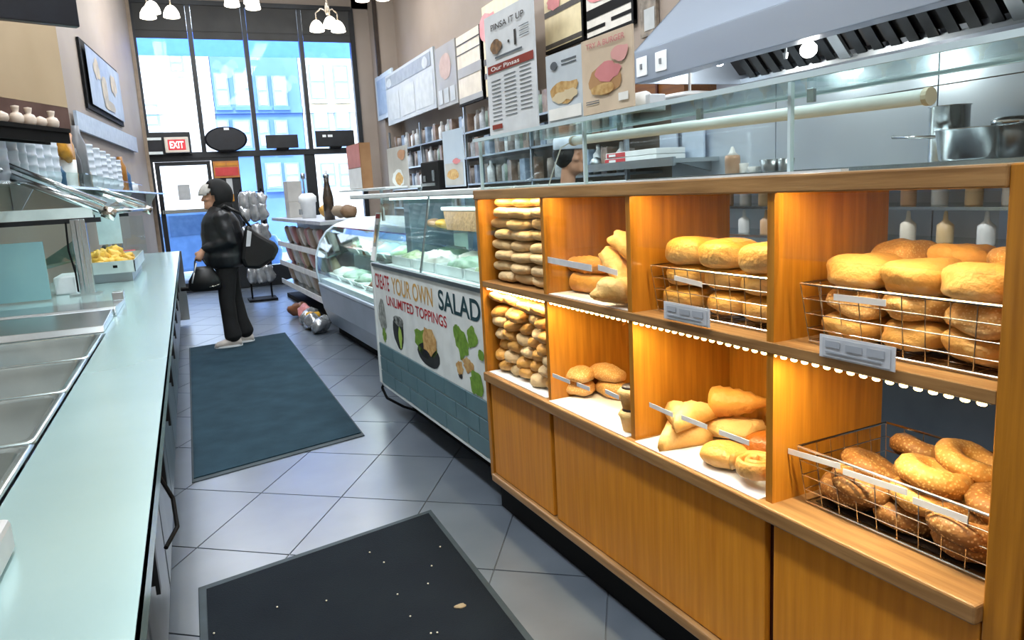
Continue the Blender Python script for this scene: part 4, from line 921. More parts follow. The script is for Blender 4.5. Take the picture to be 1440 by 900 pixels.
for v, c, nm in ((4.42, 'd9a93f', 'yellow pepper'), (4.58, 'b98f6a', 'tan onion')):
    single(MB().ell((S0+.36, v, 1.249), (.05, .07, .03), 12, 8, .3, 20), 'pepper' if v < 4.5 else 'onion', mat('veg%s' % c, c, .4), nm+' on the salad case glass shelf', 'vegetable', (S0+.36, v, 1.219), case=True, smooth=True)
t = thing('scoop_tray', 'slanted blue-grey tray standing in the salad case', 'tray', (S0+.5, 4.1, SLZ-.019), case=True)
part(MB().quad((S0+.62, 3.7, SLZ-.015), (S0+.62, 4.6, SLZ-.015), (S0+.66, 4.6, 1.2), (S0+.66, 3.7, 1.2), .01), 'tray_face', mat('tray_blue', '8aa6cc', .3), t)
# narrow poster strip on the left post of the salad case
t = thing('photo_strip', 'narrow white strip with a small food photo on the salad case corner', 'poster', (S0, SB+.03, SLZ), case=True)
ps = Panel((S0+.035, SB+.16, SLZ), (S0+.035, SB+.04, SLZ), (S0+.10, SB+.04, 1.33), (S0+.10, SB+.16, 1.33)); ps.n = Vector((-1, 0, 0))
mb = MB().quad(ps.bl, ps.br, ps.tr, ps.tl, .003); part(mb, 'sheet', WHITE, t)
mb = MB(); ps.rect(mb, .25, .8, .3, .75, .002); part(mb, 'photo', mat('photo_grey', '8f9a9a', .6), t)
mb = MB(); ps.blob(mb, .5, .52, .18, .15, .004); part(mb, 'photo_food', TANP, t)
mb = MB(); ps.rect(mb, .1, .9, .88, .97, .002); part(mb, 'red_header', RED, t)
# ================================================================== CURVED DELI CASE
D0, DA, DB = 1.62, 5.12, 8.05
dl = thing('deli_case', 'grey deli counter with curved glass front past the salad case', 'display case', (2.0, 6.6, 0), case=True)
GREYP = mat('grey_panel', '9ba6b6', .35, c2='8d98a8', scale=2)
part(MB().prism([(D0+.10, .10), (D0+.03, .28), (D0, .52), (D0+.01, .56), (D0+.75, .56), (D0+.75, .10)], 'y', DA, DB), 'body', GREYP, dl)
part(MB().box(D0-.006, D0+.03, DA, DB, .53, .56), 'bumper', mat('pale_bumper', 'b9c5d4', .3), dl, bevel=.008)
part(MB().box(D0+.16, D0+.7, DA+.05, DB-.05, 0, .1), 'plinth', BLACK, dl)
prof = [(D0+.01, .56), (D0-.01, .70), (D0+.0, .84), (D0+.05, .98), (D0+.13, 1.09), (D0+.22, 1.15)]
for s, e in ((DA, 6.05), (6.07, 7.05), (7.07, DB)):
    mb = MB()
    mb.loft([[(p[0], s, p[1]) for p in prof]+[(p[0]+.006, s, p[1]-.001) for p in prof[::-1]], [(p[0], e, p[1]) for p in prof]+[(p[0]+.006, e, p[1]-.001) for p in prof[::-1]]])
    part(mb, 'curved_glass', GLS, dl)
for e in (DA, DB):
    part(MB().prism(prof+[(D0+.75, 1.15), (D0+.75, .56)], 'y', e-.008, e), 'end_glass', GLS, dl)
    part(MB().path([(p[0], e, p[1]) for p in prof], .01), 'end_frame', mat('pale_bumper', 'b9c5d4', .3), dl)
tpp = [(D0+.20, 1.14), (D0+.25, 1.17), (D0+.42, 1.22), (D0+.8, 1.22), (D0+.8, 1.14)]
part(MB().prism(tpp, 'y', DA-.02, DB+.02), 'top_panel', WHITEM, dl, bevel=.005)
part(MB().box(D0+.205, D0+.215, DA+.3, DB-.2, 1.128, 1.14), 'red_stripe', RED, dl)
part(MB().box(D0+.03, D0+.74, DA+.01, DB-.01, .56, .60), 'deck', WT, dl)
part(MB().box(D0+.30, D0+.74, DA+.01, DB-.01, .85, .86), 'glass_shelf', GLS, dl)
part(MB().box(D0+.74, D0+.75, DA, DB, .56, 1.14), 'back_panel', mat('mint_back', 'c9dcd8', .3), dl)
part(MB().box(D0+.3, D0+.4, DA+.1, DB-.1, 1.125, 1.138), 'light_panel', mat('cool_glow', 'f2faff', .4, emit=3), dl)
area('deli_lamp', (D0+.33, (DA+DB)/2, 1.12), (0, 0, 0), .1, 2.5, 8, (.92, 1, 1), dl)
part(MB().box(D0+.012, D0+.03, 5.2, 5.32, .33, .40), 'vent_grille', BLACK, dl)
fd = [('green salad', SAGE), ('leafy greens', GREEN), ('pale cheese', mat('white_cheese', 'eef2ea', .6)), ('roast meat', mat('roast', 'b07a5c', .5, c2='8c5840', scale=12)), ('sliced ham', mat('ham', 'dcb3a2', .5)), ('mint slaw', mat('mint_food', 'bcd8c6', .5, c2='98bda8', scale=12)), ('blue tray food', mat('steel_blue_food', '8fb2c4', .4)), ('bread stuffing', mat('stuffing', 'caa678', .6, c2='a67f52', scale=20))]
for i in range(12):
    nm, fm_ = fd[(i*5+1) % 8]; v = DA+.2+(i % 6)*.47; low = i < 6
    u, z = (D0+.12, .601) if low else (D0+.34, .861)
    t = thing('deli_tray', ('white tray of %s on the deli deck, %s' % (nm, ['nearest the salad case', 'second from the salad case', 'third from the salad case', 'fourth from the salad case', 'fifth from the salad case', 'at the snack rack end'][i % 6])) if low else ('white tray of %s on the deli glass shelf, %s' % (nm, ['nearest the salad case', 'second from the salad case', 'third from the salad case', 'fourth from the salad case', 'fifth from the salad case', 'at the snack rack end'][i % 6])), 'food tray', (u+.15, v+.2, z), case=True)
    part(MB().prism([(u+.02, z), (u-.01, z+.05), (u+.31, z+.05), (u+.28, z)], 'y', v, v+.4), 'tray', WT, t)
    part(MB().ell((u+.15, v+.2, z+.05), (.14, .18, .06 if low else .075), 24, 12, .35, 20, i*2.), 'food', fm_, t, smooth=True)
# ================================================================== SNACK RACK
R0, RA, RB = 1.75, 8.35, 11.6
rk = thing('snack_rack', 'low slanted rack of white and pink snack packets past the deli case', 'rack', (2.0, 9.6, 0), case=True)
part(MB().box(R0+.35, R0+.7, RA, RB, .06, 1.15), 'back_board', WHITEM, rk)
part(MB().box(R0+.1, R0+.7, RA, RB, 0, .06), 'base', BLACK, rk)
for z in (.22, .5, .78):
    part(MB().prism([(R0+.06, z), (R0+.36, z+.08), (R0+.36, z+.09), (R0+.05, z+.02)], 'y', RA, RB), 'slanted_shelf', STEEL, rk)
    part(MB().box(R0+.045, R0+.055, RA, RB, z, z+.07), 'shelf_lip', WHITE, rk)
part(MB().box(R0+.0, R0+.75, RA-.05, RB+.05, 1.15, 1.19), 'top_board', mat('grey_stone', 'b7bac0', .4, c2='a0a4aa', scale=10), rk)
PKT = [mat('packet_%d' % i, c, .3) for i, c in enumerate(('f1efe9', 'e4a6a2', 'efe6dc', 'f4f4f2', 'e8cfa6', 'c9b3a0'))]
pk = [MB().ell((0, 0, 0), (.04, .11, .125), 12, 8, .15, 9, i, p=.55).mesh('snack_packet', PKT[i], smooth=True) for i in range(6)]
cn_ = ['glossy white', 'pink', 'cream', 'bright white', 'straw yellow', 'taupe']
for r, z in enumerate((.36, .64, .92)):
    for k in range(11):
        i = (r*4+k*(2 if r else 1)+(k*k) % 3) % 6
        inst(pk[i], 'snack_packet', (R0+.17+.02*(k % 2), RA+.16+k*.28, z+.03), (0, -.25, rnd(-.1, .1)), '%s packet standing on the %s shelf of the snack rack' % (cn_[i], ('bottom', 'middle', 'top')[r]), 'snack packet', '%s packets on the %s rack shelf' % (cn_[i], ('bottom', 'middle', 'top')[r]), case=True)
FOIL = mat('foil_bag', 'd3d5d8', .22, .7, c2='83878c', scale=14, amt=1.3)
fb = [MB().ell((0, 0, 0), (.10, .13, .09), 14, 9, .6, 12, i*3.1).mesh('foil_bag', FOIL, smooth=True) for i in range(3)]
fcol = [('silver', FOIL), ('pink', mat('foil_pink', 'd98f90', .3)), ('amber', mat('foil_amber', 'd8a53a', .3)), ('brown', mat('foil_brown', '7a4f36', .4))]
for k, (v, u, c) in enumerate(((8.15, 1.62, 0), (8.36, 1.60, 0), (8.6, 1.62, 2), (8.85, 1.62, 0), (9.15, 1.64, 1), (9.5, 1.64, 3))):
    me = fb[k % 3] if c == 0 else MB().ell((0, 0, 0), (.09, .13, .085), 14, 9, .6, 12, k*3.1).mesh('foil_bag', fcol[c][1], smooth=True)
    inst(me, 'foil_bag', (u, v, .085), (0, 0, rnd(0, 3)), '%s crinkled bag lying on the floor by the snack rack' % fcol[c][0], 'snack bag', '%s bags on the floor' % fcol[c][0], case=True)
# ------------------------------------------------------------------ things standing on the deli / rack tops
def onto(px, py, z, u): p = PU(px, py, u); return (u, p.y, z)
GRB = mat('grey_carton', 'b5b3ae', .6, c2='a8a6a1', scale=4)
TOPZ = 1.191
p = PU(412, 290, 1.95)
for k, (h0, h1, lab) in enumerate(((0, .24, 'lower grey carton of the pair on the snack rack top'), (.242, .56, 'upper grey carton of the pair on the snack rack top'))):
    z0 = TOPZ+h0
    single(MB().box(1.87, 2.07, p.y-.14, p.y+.14, TOPZ+h0*.9, TOPZ+h1*.9), 'carton', GRB, lab, 'carton', (1.97, p.y, TOPZ+h0*.9), case=True, bevel=.006)
p = PU(433, 285, 2.0)
t = thing('paper_dispenser', 'white countertop dispenser with rounded lid on the rack top', 'dispenser', (2.0, p.y, TOPZ), case=True)
part(MB().lathe([(.09, 0), (.10, .2), (.115, .21), (.115, .28), (.07, .32), (.001, .325)], (2.0, p.y, TOPZ), 16), 'body', WHITE, t, smooth=True)
part(MB().box(1.88, 1.92, p.y-.03, p.y+.03, TOPZ+.05, TOPZ+.12), 'spout', STEELD, t)
p = PU(458, 245, 1.95)
t = thing('syrup_bottle', 'tall dark bottle with pump standing on the rack top', 'bottle', (1.95, p.y, TOPZ), case=True)
part(MB().lathe([(.06, 0), (.062, .25), (.04, .36), (.03, .42), (.03, .48), (.001, .485)], (1.95, p.y, TOPZ), 14), 'bottle', mat('dark_bottle', '2b2724', .2, c2='4a3c2e', scale=12), t, smooth=True)
part(MB().lathe([(.035, .48), (.035, .51), (.012, .52), (.012, .56), (.001, .565)], (1.95, p.y, TOPZ), 10), 'pump', STEELD, t, smooth=True)
for k, (px, py, c, r, lab) in enumerate(((461, 292, 'd2a04a', .1, 'golden round loaf on the deli case top'), (476, 287, '8b7a66', .085, 'taupe seeded loaf on the deli case top'), (489, 283, '6d5238', .09, 'dark brown loaf on the deli case top'), (492, 297, 'b98a54', .075, 'tan roll at the edge of the deli case top'))):
    u = 1.98+.03*k; p = PU(px, py, u)
    single(MB().ell((u, p.y, 1.221+r*.75), (r, r*1.2, r*.8), 14, 9, .3, 12, k*2.), 'round_loaf', breadmat('counterloaf%d' % k, c, c, .6), lab, 'loaf', (u, p.y, 1.221), case=True, smooth=True)
p = Vector((1.9, 11.1, 0))
single(MB().lathe([(.05, 0), (.06, .2), (.05, .25), (.06, .28), (.001, .3)], (2.0, p.y, TOPZ), 14), 'cup', mat('ivory_cup', 'f3ead2', .5), 'ivory lidded paper cup on the snack rack top', 'cup', (2.0, p.y, TOPZ), case=True, smooth=True)
p = Vector((1.9, 11.45, 0))
single(MB().box(1.95, 2.1, p.y-.1, p.y+.1, TOPZ, TOPZ+.22), 'carton', mat('peach_carton', 'cfae9a', .6), 'small peach carton at the far end of the rack top', 'carton', (2.0, p.y, TOPZ), case=True, bevel=.004)
single(MB().lathe([(.012, 0), (.012, .52), (.03, .53), (.03, .6), (.001, .61)], (2.1, 10.8, TOPZ), 10), 'card_stand', STEELD, 'slim steel card stand on the rack top', 'stand', (2.1, 10.8, TOPZ), case=True, smooth=True)
# pale glass pillar + pink box by the register
p = PU(521, 300, 1.75)
t = thing('display_column', 'pale blue glass column rising at the deli corner', 'column', (1.78, p.y+.0, 1.2), case=True)
yv = 5.03
part(MB().box(1.66, 1.98, yv-.06, yv+.06, 0, gz1-.032), 'column_body', mat('ice_blue', 'b9cadc', .25, c2='aebfd3', scale=2), t, bevel=.008)
t = thing('overshelf', 'white overshelf on steel posts above the deli case end', 'shelf', (1.75, 5.9, 1.22), case=True)
part(MB().box(1.58, 1.95, 5.22, 6.6, 1.485, 1.50), 'shelf_board', WHITEM, t, bevel=.004)
for v_ in (5.4, 6.4): part(MB().tube((1.9, v_, 1.221), (1.9, v_, 1.485), .015), 'post', STEEL, t, smooth=True)
t = thing('gift_box', 'tall pink-fronted cardboard box standing on the white overshelf', 'box', (1.64, 6.08, 1.5), case=True)
part(MB().box(1.6, 1.685, 5.88, 6.28, 1.501, 1.855), 'box_body', mat('box_brown', '8f6a45', .6), t)
part(MB().box(1.594, 1.599, 5.89, 6.27, 1.67, 1.85), 'pink_label', mat('box_pink', 'c98581', .5), t)
part(MB().box(1.594, 1.599, 5.89, 6.27, 1.505, 1.665), 'white_label', WHITE, t)
# ledge over salad case: posters and small machine
LZ = gz1+.001
def board(c, u, label, kind, bgm, parts, name='poster', th=.006):
    pts = [PU(x, y, u) for x, y in c]; y0, y1 = (pts[0].y+pts[3].y)/2, (pts[1].y+pts[2].y)/2; z1 = (pts[2].z+pts[3].z)/2
    z0 = (pts[0].z+pts[1].z)/2
    t = thing(name, label, kind, (u, (y0+y1)/2, z0), case=True)
    Q = Panel((u, y0, z0), (u, y1, z0), (u, y1, z1), (u, y0, z1)); Q.n = Vector((-1, 0, 0))
    part(MB().box(u, u+th, y1, y0, z0, z1), 'sheet', bgm, t)
    for i, (kd, mt, arg) in enumerate(parts):
        if kd == 't': Q.text(arg[0], arg[1], arg[2], arg[3], mt, t, w=arg[4], off=.004, bold=.01)
        else:
            mb = MB()
            for k_, a in enumerate(arg):
                if kd == 'r': Q.rect(mb, *a, .002+.0008*(i % 3))
                else: m2 = MB(); Q.blob(m2, a[0], a[1], a[2], a[3], .0022+.0008*i+.0003*k_, 18, a[4], a[5]); part(m2, 'print', mt, t)
            if kd == 'r': part(mb, 'print', mt, t)
    return t
PB = mat('poster_blue', 'b6c3cf', .5, c2='a9b8c6', scale=3); PG = mat('poster_grey', 'b9b9b4', .5); PT = mat('poster_tan', 'd9c6ae', .5); PW = mat('poster_white', 'dbe0e4', .5)
PINK, PINK2 = mat('ham_pink', 'd68a8c', .6), mat('rose', 'e3aaa6', .6)
board(((622, 264), (648, 262), (656, 180), (626, 182)), 1.75, 'tall blue-grey poster of a bowl standing over the salad case', 'poster', PB, [('r', PG, [(.05, .95, .03, .42)]), ('b', TANP, [(.45, .22, .3, .09, .2, 1)]), ('b', PINK, [(.65, .45, .2, .05, .5, 2)])])
board(((546, 267), (573, 265), (574, 205), (546, 207)), 1.75, 'grey poster with a food cup standing by the deli column', 'poster', PG, [('b', WT, [(.5, .25, .3, .2, .3, 1)]), ('b', TANP, [(.55, .25, .2, .15, .3, 2)]), ('b', mat('poster_clay', 'b58b6c', .6), [(.75, .8, .2, .12, .3, 3)])])
p0_, p1_ = PU(593, 262, 1.75), PU(616, 225, 1.75)
t = thing('coffee_grinder', 'small black machine with steel front over the salad case', 'machine', (1.85, (p0_.y+p1_.y)/2, LZ), case=True)
part(MB().box(1.75, 1.95, p1_.y, p0_.y, LZ, p1_.z), 'body', BLACK, t, bevel=.01)
part(MB().box(1.735, 1.749, p1_.y+.05, p0_.y-.03, LZ+.03, LZ+.05).box(1.738, 1.749, p1_.y+.06, p1_.y+.1, LZ+.06, p1_.z-.06).box(1.738, 1.749, p0_.y-.12, p0_.y-.07, LZ+.06, p1_.z-.09), 'steel_front', STEEL, t)
# ================================================================== POSTERS ON THE GLASS SHELF
LINES = mat('print_ink', '5b636b', .6); BRICK = mat('print_brick', '8a2b1a', .6); INK = mat('print_dark', '2f2a28', .6)
ln = [('r', LINES, [(.10, .30, b, b+.006) for b in [.12+.033*i for i in range(11)]] + [(.38, .62, b, b+.006) for b in [.14+.033*i for i in range(11)]] + [(.70, .92, b, b+.006) for b in [.16+.033*i for i in range(11)]]),
      ('r', BRICK, [(.04, .98, .52, .585)]), ('r', BRICK, [(.08, .30, .045, .085)]), ('b', mat('pinsa_photo', '5a4330', .6, c2='8d6a44', scale=30), [(.25, .73, .13, .06, .3, 2)]),
      ('r', INK, [(.63, .67, .68, .80), (.50, .53, .72, .74)]), ('r', LINES, [(.74, .92, .80, .806), (.74, .92, .765, .771), (.74, .92, .73, .736), (.22, .78, .63, .645)]),
      ('t', INK, ('PINSA IT UP', .16, .865, .05, .68)), ('t', PAPER, ('Our Pinsas', .12, .535, .035, .6))]
board(((690, 191), (755, 178), (750, -12), (680, 28)), 1.345, 'white menu card with a red-brown title band on the glass shelf', 'menu card', PW, ln)
board(((757, 177), (812, 166), (828, 56), (782, 76)), 1.36, 'pale card with a sandwich photo on the glass shelf', 'menu card', mat('card_ice', 'ccd6de', .5), [('b', TANP, [(.5, .42, .4, .16, .4, 3)]), ('b', mat('sandwich_pale', 'dccba8', .6), [(.4, .34, .25, .07, .5, 5), (.65, .36, .2, .08, .5, 8)]), ('b', LINES, [(.25, .82, .1, .06, .1, 5)]), ('r', LINES, [(.45, .85, .85, .87), (.45, .85, .8, .815)]), ('r', PAPER, [(.05, .95, .03, .2)])])
board(((814, 166), (886, 148), (894, 30), (824, 58)), 1.35, 'tan card with a pink ham roll photo on the glass shelf', 'menu card', PT, [('b', mat('roll_crust', 'b98f62', .6), [(.48, .42, .33, .2, .2, 1)]), ('b', PINK, [(.52, .52, .26, .13, .4, 2)]), ('b', PINK2, [(.78, .70, .17, .1, .3, 3)]), ('b', TANP, [(.45, .3, .26, .07, .3, 4)]), ('r', LINES, [(.08, .35, .16, .17), (.08, .35, .13, .14)]), ('r', PAPER, [(.74, .92, .1, .2)]), ('r', PINK, [(.76, .9, .11, .14)]), ('t', PINK, ('TRY A BURGER', .12, .86, .075, .76))])
pr = PU(889, 143, 1.42)
t = thing('paper_roll', 'white paper roll lying on the glass shelf beside the cards', 'paper roll', (1.45, pr.y, SZ), case=True)
part(MB().tube((1.42, pr.y+.05, SZ+.031), (1.42, pr.y-.07, SZ+.031), .03, 18), 'roll', PAPER, t, smooth=True)
part(MB().tube((1.42, pr.y+.051, SZ+.031), (1.42, pr.y+.045, SZ+.031), .008, 10), 'core', BLACK, t)
px_ = PU(918, 138, 1.45)
single(MB().box(1.42, 1.48, px_.y-.025, px_.y+.02, SZ+.001, SZ+.05), 'small_box', mat('white_box', 'dfe6ee', .5), 'small white box next to the paper roll on the glass shelf', 'box', (1.45, px_.y, SZ), case=True, bevel=.003)
# ================================================================== WALL BOARDS (right wall)
XB = XR-.04
def wallboard(c, label, bgm, prints, cat='menu board', X=XB, frame=None):
    pts = [PX(x, y, X) for x, y in c]; y0, y1 = (pts[0].y+pts[3].y)/2, (pts[1].y+pts[2].y)/2
    z0, z1 = (pts[0].z+pts[1].z)/2, (pts[2].z+pts[3].z)/2; dy_ = max(0, y0-13.25); y0 -= dy_; y1 -= dy_
    t = thing('menu_board', label, cat, (X, (y0+y1)/2, z0))
    Q = Panel((X, y0, z0), (X, y1, z0), (X, y1, z1), (X, y0, z1)); Q.n = Vector((-1, 0, 0))
    part(MB().box(X, X+.03, y1+.01, y0-.01, z0, z1), 'board', bgm, t)
    if frame: part(MB().box(X-.005, X+.032, y1+.01, y1+.04, z0, z1).box(X-.005, X+.032, y1+.01, y0-.01, z0-.03, z0), 'edge_frame', frame, t)
    for i, (kd, mt, arg) in enumerate(prints):
        mb = MB()
        for k_, a in enumerate(arg):
            if kd == 'r': Q.rect(mb, *a, .004+.002*i)
            else: m2 = MB(); Q.blob(m2, a[0], a[1], a[2], a[3], .004+.003*i+.0006*k_, 18, a[4], a[5]); part(m2, 'print', mt, t)
        if kd == 'r': part(mb, 'print', mt, t)
GB1 = mat('board_grey', 'aeb2b4', .5, c2='a2a7aa', scale=2); GB2 = mat('board_mid', '9a9894', .5, c2='908e8a', scale=2); CRM = mat('board_cream', 'd5c9b4', .5); CRM2 = mat('board_butter', 'e2d3ac', .5)
DKG = mat('board_dark', '4a4744', .5); LGT = mat('board_light', 'b3b7b7', .5)
def hungboard(c, label, bgm, prints, frame=None):
    wallboard(c, label, bgm, prints, X=3.22, frame=frame); t = [o for o in COL.objects if o.name.startswith('menu_board')][-1]
    ch = [o for o in t.children if o.name.startswith('board')][0]; ys = [v.co.y for v in ch.data.vertices]; zs = [v.co.z for v in ch.data.vertices]; oy, oz = ORG[t.name][1], ORG[t.name][2]
    for y_ in (min(ys)+.15, max(ys)-.15):
        part(MB().tube((3.25, oy+y_, oz+max(zs)-.05), (XR-.001, oy+y_, oz+max(zs)-.05), .012), 'wall_arm', STEELD, t)
wallboard(((517, 180), (537, 165), (522, 116), (502, 125)), 'slim blue-grey board next to the window pier', PB, [('r', mat('blue_print', '8ea3bd', .5), [(.1, .9, .1, .9)])], X=XR-.335)
hungboard(((550, 173), (622, 152), (602, 75), (537, 106)), 'wide pale grey menu board near the window pier', GB1, [('r', LGT, [(.05, .3, .08, .6), (.35, .62, .08, .62), (.66, .97, .08, .66)]), ('r', mat('board_slate', '868d93', .5), [(.03, .95, .72, .95)]), ('b', LGT, [(.1, .82, .06, .08, .2, 1), (.85, .82, .05, .1, .2, 2)])])
hungboard(((624, 152), (652, 141), (632, 59), (603, 74)), 'taupe menu board with a pale round emblem', GB2, [('b', mat('emblem', 'b79d92', .6), [(.5, .65, .3, .2, .2, 4)]), ('r', LGT, [(.1, .3, .06, .3), (.38, .6, .06, .3), (.68, .9, .06, .3)])])
hungboard(((654, 142), (688, 135), (668, 39), (633, 58)), 'cream menu board ruled in dark bands', CRM, [('r', INK, [(.02, .98, .86, .88), (.02, .98, .72, .735)]), ('r', GB2, [(.02, .98, .38, .52), (.02, .98, .0, .08)])], frame=BLACK)
hungboard(((690, 130), (752, 118), (735, -20), (670, 10)), 'butter-yellow menu board partly behind the white menu card', CRM2, [('b', PINK, [(.12, .75, .2, .18, .4, 3)]), ('r', DKG, [(0, .5, .35, .42), (0, .5, .2, .26)]), ('r', INK, [(.7, .95, .08, .13)])], frame=BLACK)
wallboard(((775, 72), (823, 48), (818, -28), (756, -8)), 'cream board with food photos above dark captions', CRM2, [('r', DKG, [(.02, .98, .58, .68), (.02, .98, .02, .10)]), ('b', PINK, [(.3, .8, .2, .12, .5, 4)]), ('b', TANP, [(.75, .85, .25, .12, .5, 5)])], frame=BLACK)
wallboard(((826, 53), (893, 28), (890, -45), (822, -25)), 'dark-captioned board with a pink meat photo beside the hood', mat('board_ivory', 'd9d4ca', .5), [('r', BLACK, [(.02, .98, .33, .52), (.02, .42, .1, .17), (.55, .98, .14, .21)]), ('b', PINK, [(.35, .8, .3, .2, .5, 6), (.75, .85, .2, .15, .5, 7)])], frame=BLACK)
wallboard(((898, 62), (921, 40), (925, -30), (900, -25)), 'narrow board with dark photo tucked against the hood', mat('board_taupe', '8f8373', .5, c2='5d5449', scale=10), [('r', LGT, [(.3, .9, .1, .5)])])
# ================================================================== SHELVES OF GOODS ON THE RIGHT WALL
sh = thing('wall_rack', 'grey wall rack of cans and bottles below the menu boards', 'rack', (3.4, 8.9, 0))
ra, rb = 5.2, 12.6
for z in (1.22, 1.52, 1.84, 2.14):
    part(MB().box(XR-.34, XR-.005, ra, rb, z-.02, z), 'shelf_board', STEELD, sh)
for y in (ra+.02, 7.0, 8.9, 10.8, rb-.02):
    part(MB().box(XR-.34, XR-.31, y-.015, y+.015, 0, 2.45), 'upright', STEELD, sh)
part(MB().box(XR-.34, XR-.005, ra, rb, .2, .9), 'base_cabinet', GREYP, sh)
cols = [('pale grey', 'b9bfc4'), ('steel blue', '8b9cb0'), ('taupe', '98908a'), ('white', 'd9dde0'), ('dusty brown', '8a7566'), ('sage', '8fa297')]
shp = []
for i, (nm, c) in enumerate(cols):
    mt = mat('goods_%d' % i, c, .4, c2=tuple(max(0, v-.12) for v in (int(c[j:j+2], 16)/255 for j in (0, 2, 4))), scale=14)
    if i % 3 == 0: mb = MB().lathe([(.045, 0), (.048, .01), (.048, .17), (.02, .2), (.018, .25), (.001, .255)], n=12)
    elif i % 3 == 1: mb = MB().box(-.05, .05, -.06, .06, 0, .22)
    else: mb = MB().lathe([(.05, 0), (.05, .16), (.045, .17), (.045, .19), (.001, .195)], n=12)
    shp.append((mb.mesh(('bottle', 'packet_box', 'can')[i % 3], mt, smooth=i % 3 != 1), ('bottle', 'packet_box', 'can')[i % 3], nm))
zn = {1.22: 'lowest', 1.52: 'second', 1.84: 'third', 2.14: 'top'}
for z in (1.22, 1.52, 1.84, 2.14):
    y = ra+.12; k = int(z*10)
    while y < rb-.1:
        me, nm, cn2 = shp[(k*7+k//3) % 6]
        if (k % 11) != 3: inst(me, nm, (XR-.24+rnd(-.03, .03), y, z), (0, 0, rnd(-.1, .1)), '%s %s on the %s shelf of the wall rack' % (cn2, nm.replace('_', ' '), zn[z]), nm.replace('_', ' ').replace('packet box', 'packet'), '%s %s on the %s wall rack shelf' % (cn2, nm.replace('_', ' '), zn[z]))
        y += .155; k += 1
# ================================================================== COOK LINE
bc = thing('back_counter', 'stainless back counter and overshelf along the kitchen wall', 'counter', (3.2, 2.4, 0))
part(MB().box(2.78, XR-.022, -.4, 4.9, .86, .90), 'worktop', STEEL, bc)
part(MB().box(2.84, XR-.022, -.4, 4.9, .08, .86), 'cabinet', STEELD, bc)
part(MB().box(2.9, XR-.03, -.4, 4.9, 0, .08), 'toe_kick', BLACK, bc)
OZ = 1.46
part(MB().box(3.08, XR-.022, .4, 5.0, OZ-.03, OZ), 'overshelf', STEEL, bc)
for z_ in (1.255, 1.08): part(MB().box(3.2, XR-.022, .6, 4.9, z_-.015, z_), 'bottle_shelf', STEEL, bc)
for y in (.5, 1.7, 2.9, 4.1, 4.95):
    part(MB().box(3.1, 3.14, y-.02, y+.02, .9, OZ-.03), 'shelf_leg', STEEL, bc)
bm = [MB().lathe([(.035, 0), (.037, .01), (.037, .11), (.012, .14), (.008, .19), (.001, .195)], n=12).mesh('sauce_bottle', mat('bottle_%d' % i, c, .3), smooth=True) for i, c in enumerate(('f0ece0', 'e2c79a', 'dfe6ea', 'd9b28c'))]
bn = ['white', 'honey-coloured', 'clear', 'tan']
for k in range(22):
    inst(bm[k % 4], 'sauce_bottle', (3.3, .8+k*.17, 1.255), (0, 0, 0), '%s squeeze bottle on the upper bottle shelf behind the bakery case' % bn[k % 4], 'bottle', '%s bottles on the upper bottle shelf' % bn[k % 4], sc=(1, 1, .8))
for k in range(16):
    inst(bm[(k*3+1) % 4], 'sauce_bottle', (3.28, .85+k*.2, 1.08), (0, 0, 0), '%s squeeze bottle on the lower bottle shelf behind the bakery case' % bn[(k*3+1) % 4], 'bottle', '%s bottles on the lower bottle shelf' % bn[(k*3+1) % 4], sc=(1, 1, .78))
# pots on the overshelf
def pot(px, r, h, X, label, name='stock_pot', lidded=False, flare=1.0):
    y = PX(px, 190, X).y
    t = thing(name, label, 'pot', (X, y, OZ))
    part(MB().lathe([(r*.95, 0), (r, .01), (r*flare, h), (r*flare+.008, h+.004), (r*flare-.004, h), (r*.97, .012), (.001, .012)], (X, y, OZ+.001), 26, cap=False), 'pot_body', STEEL, t, smooth=True)
    return t, y
pot(1334, .085, .25, 3.33, 'tall narrow steel stock pot on the kitchen overshelf')
tt, yy = pot(1380, .16, .13, 3.2, 'wide steel saucepan in front of the tall pot', 'saucepan', flare=1.1)
part(MB().path([(3.2, yy+.17, OZ+.11), (3.2, yy+.45, OZ+.13)], .008), 'long_handle', STEEL, tt, smooth=True)
lp_ = PX(1428, 165, 3.15)
t = thing('steel_canister', 'small steel canister with flat lid at the end of the overshelf', 'canister', (3.15, lp_.y, OZ))
part(MB().lathe([(.05, 0), (.055, .10), (.05, .13), (.001, .13)], (3.15, lp_.y, OZ+.001), 18), 'jar', STEELD, t, smooth=True)
part(MB().lathe([(.085, .13), (.085, .155), (.06, .165), (.001, .166)], (3.15, lp_.y, OZ+.001), 18), 'lid', STEEL, t, smooth=True)
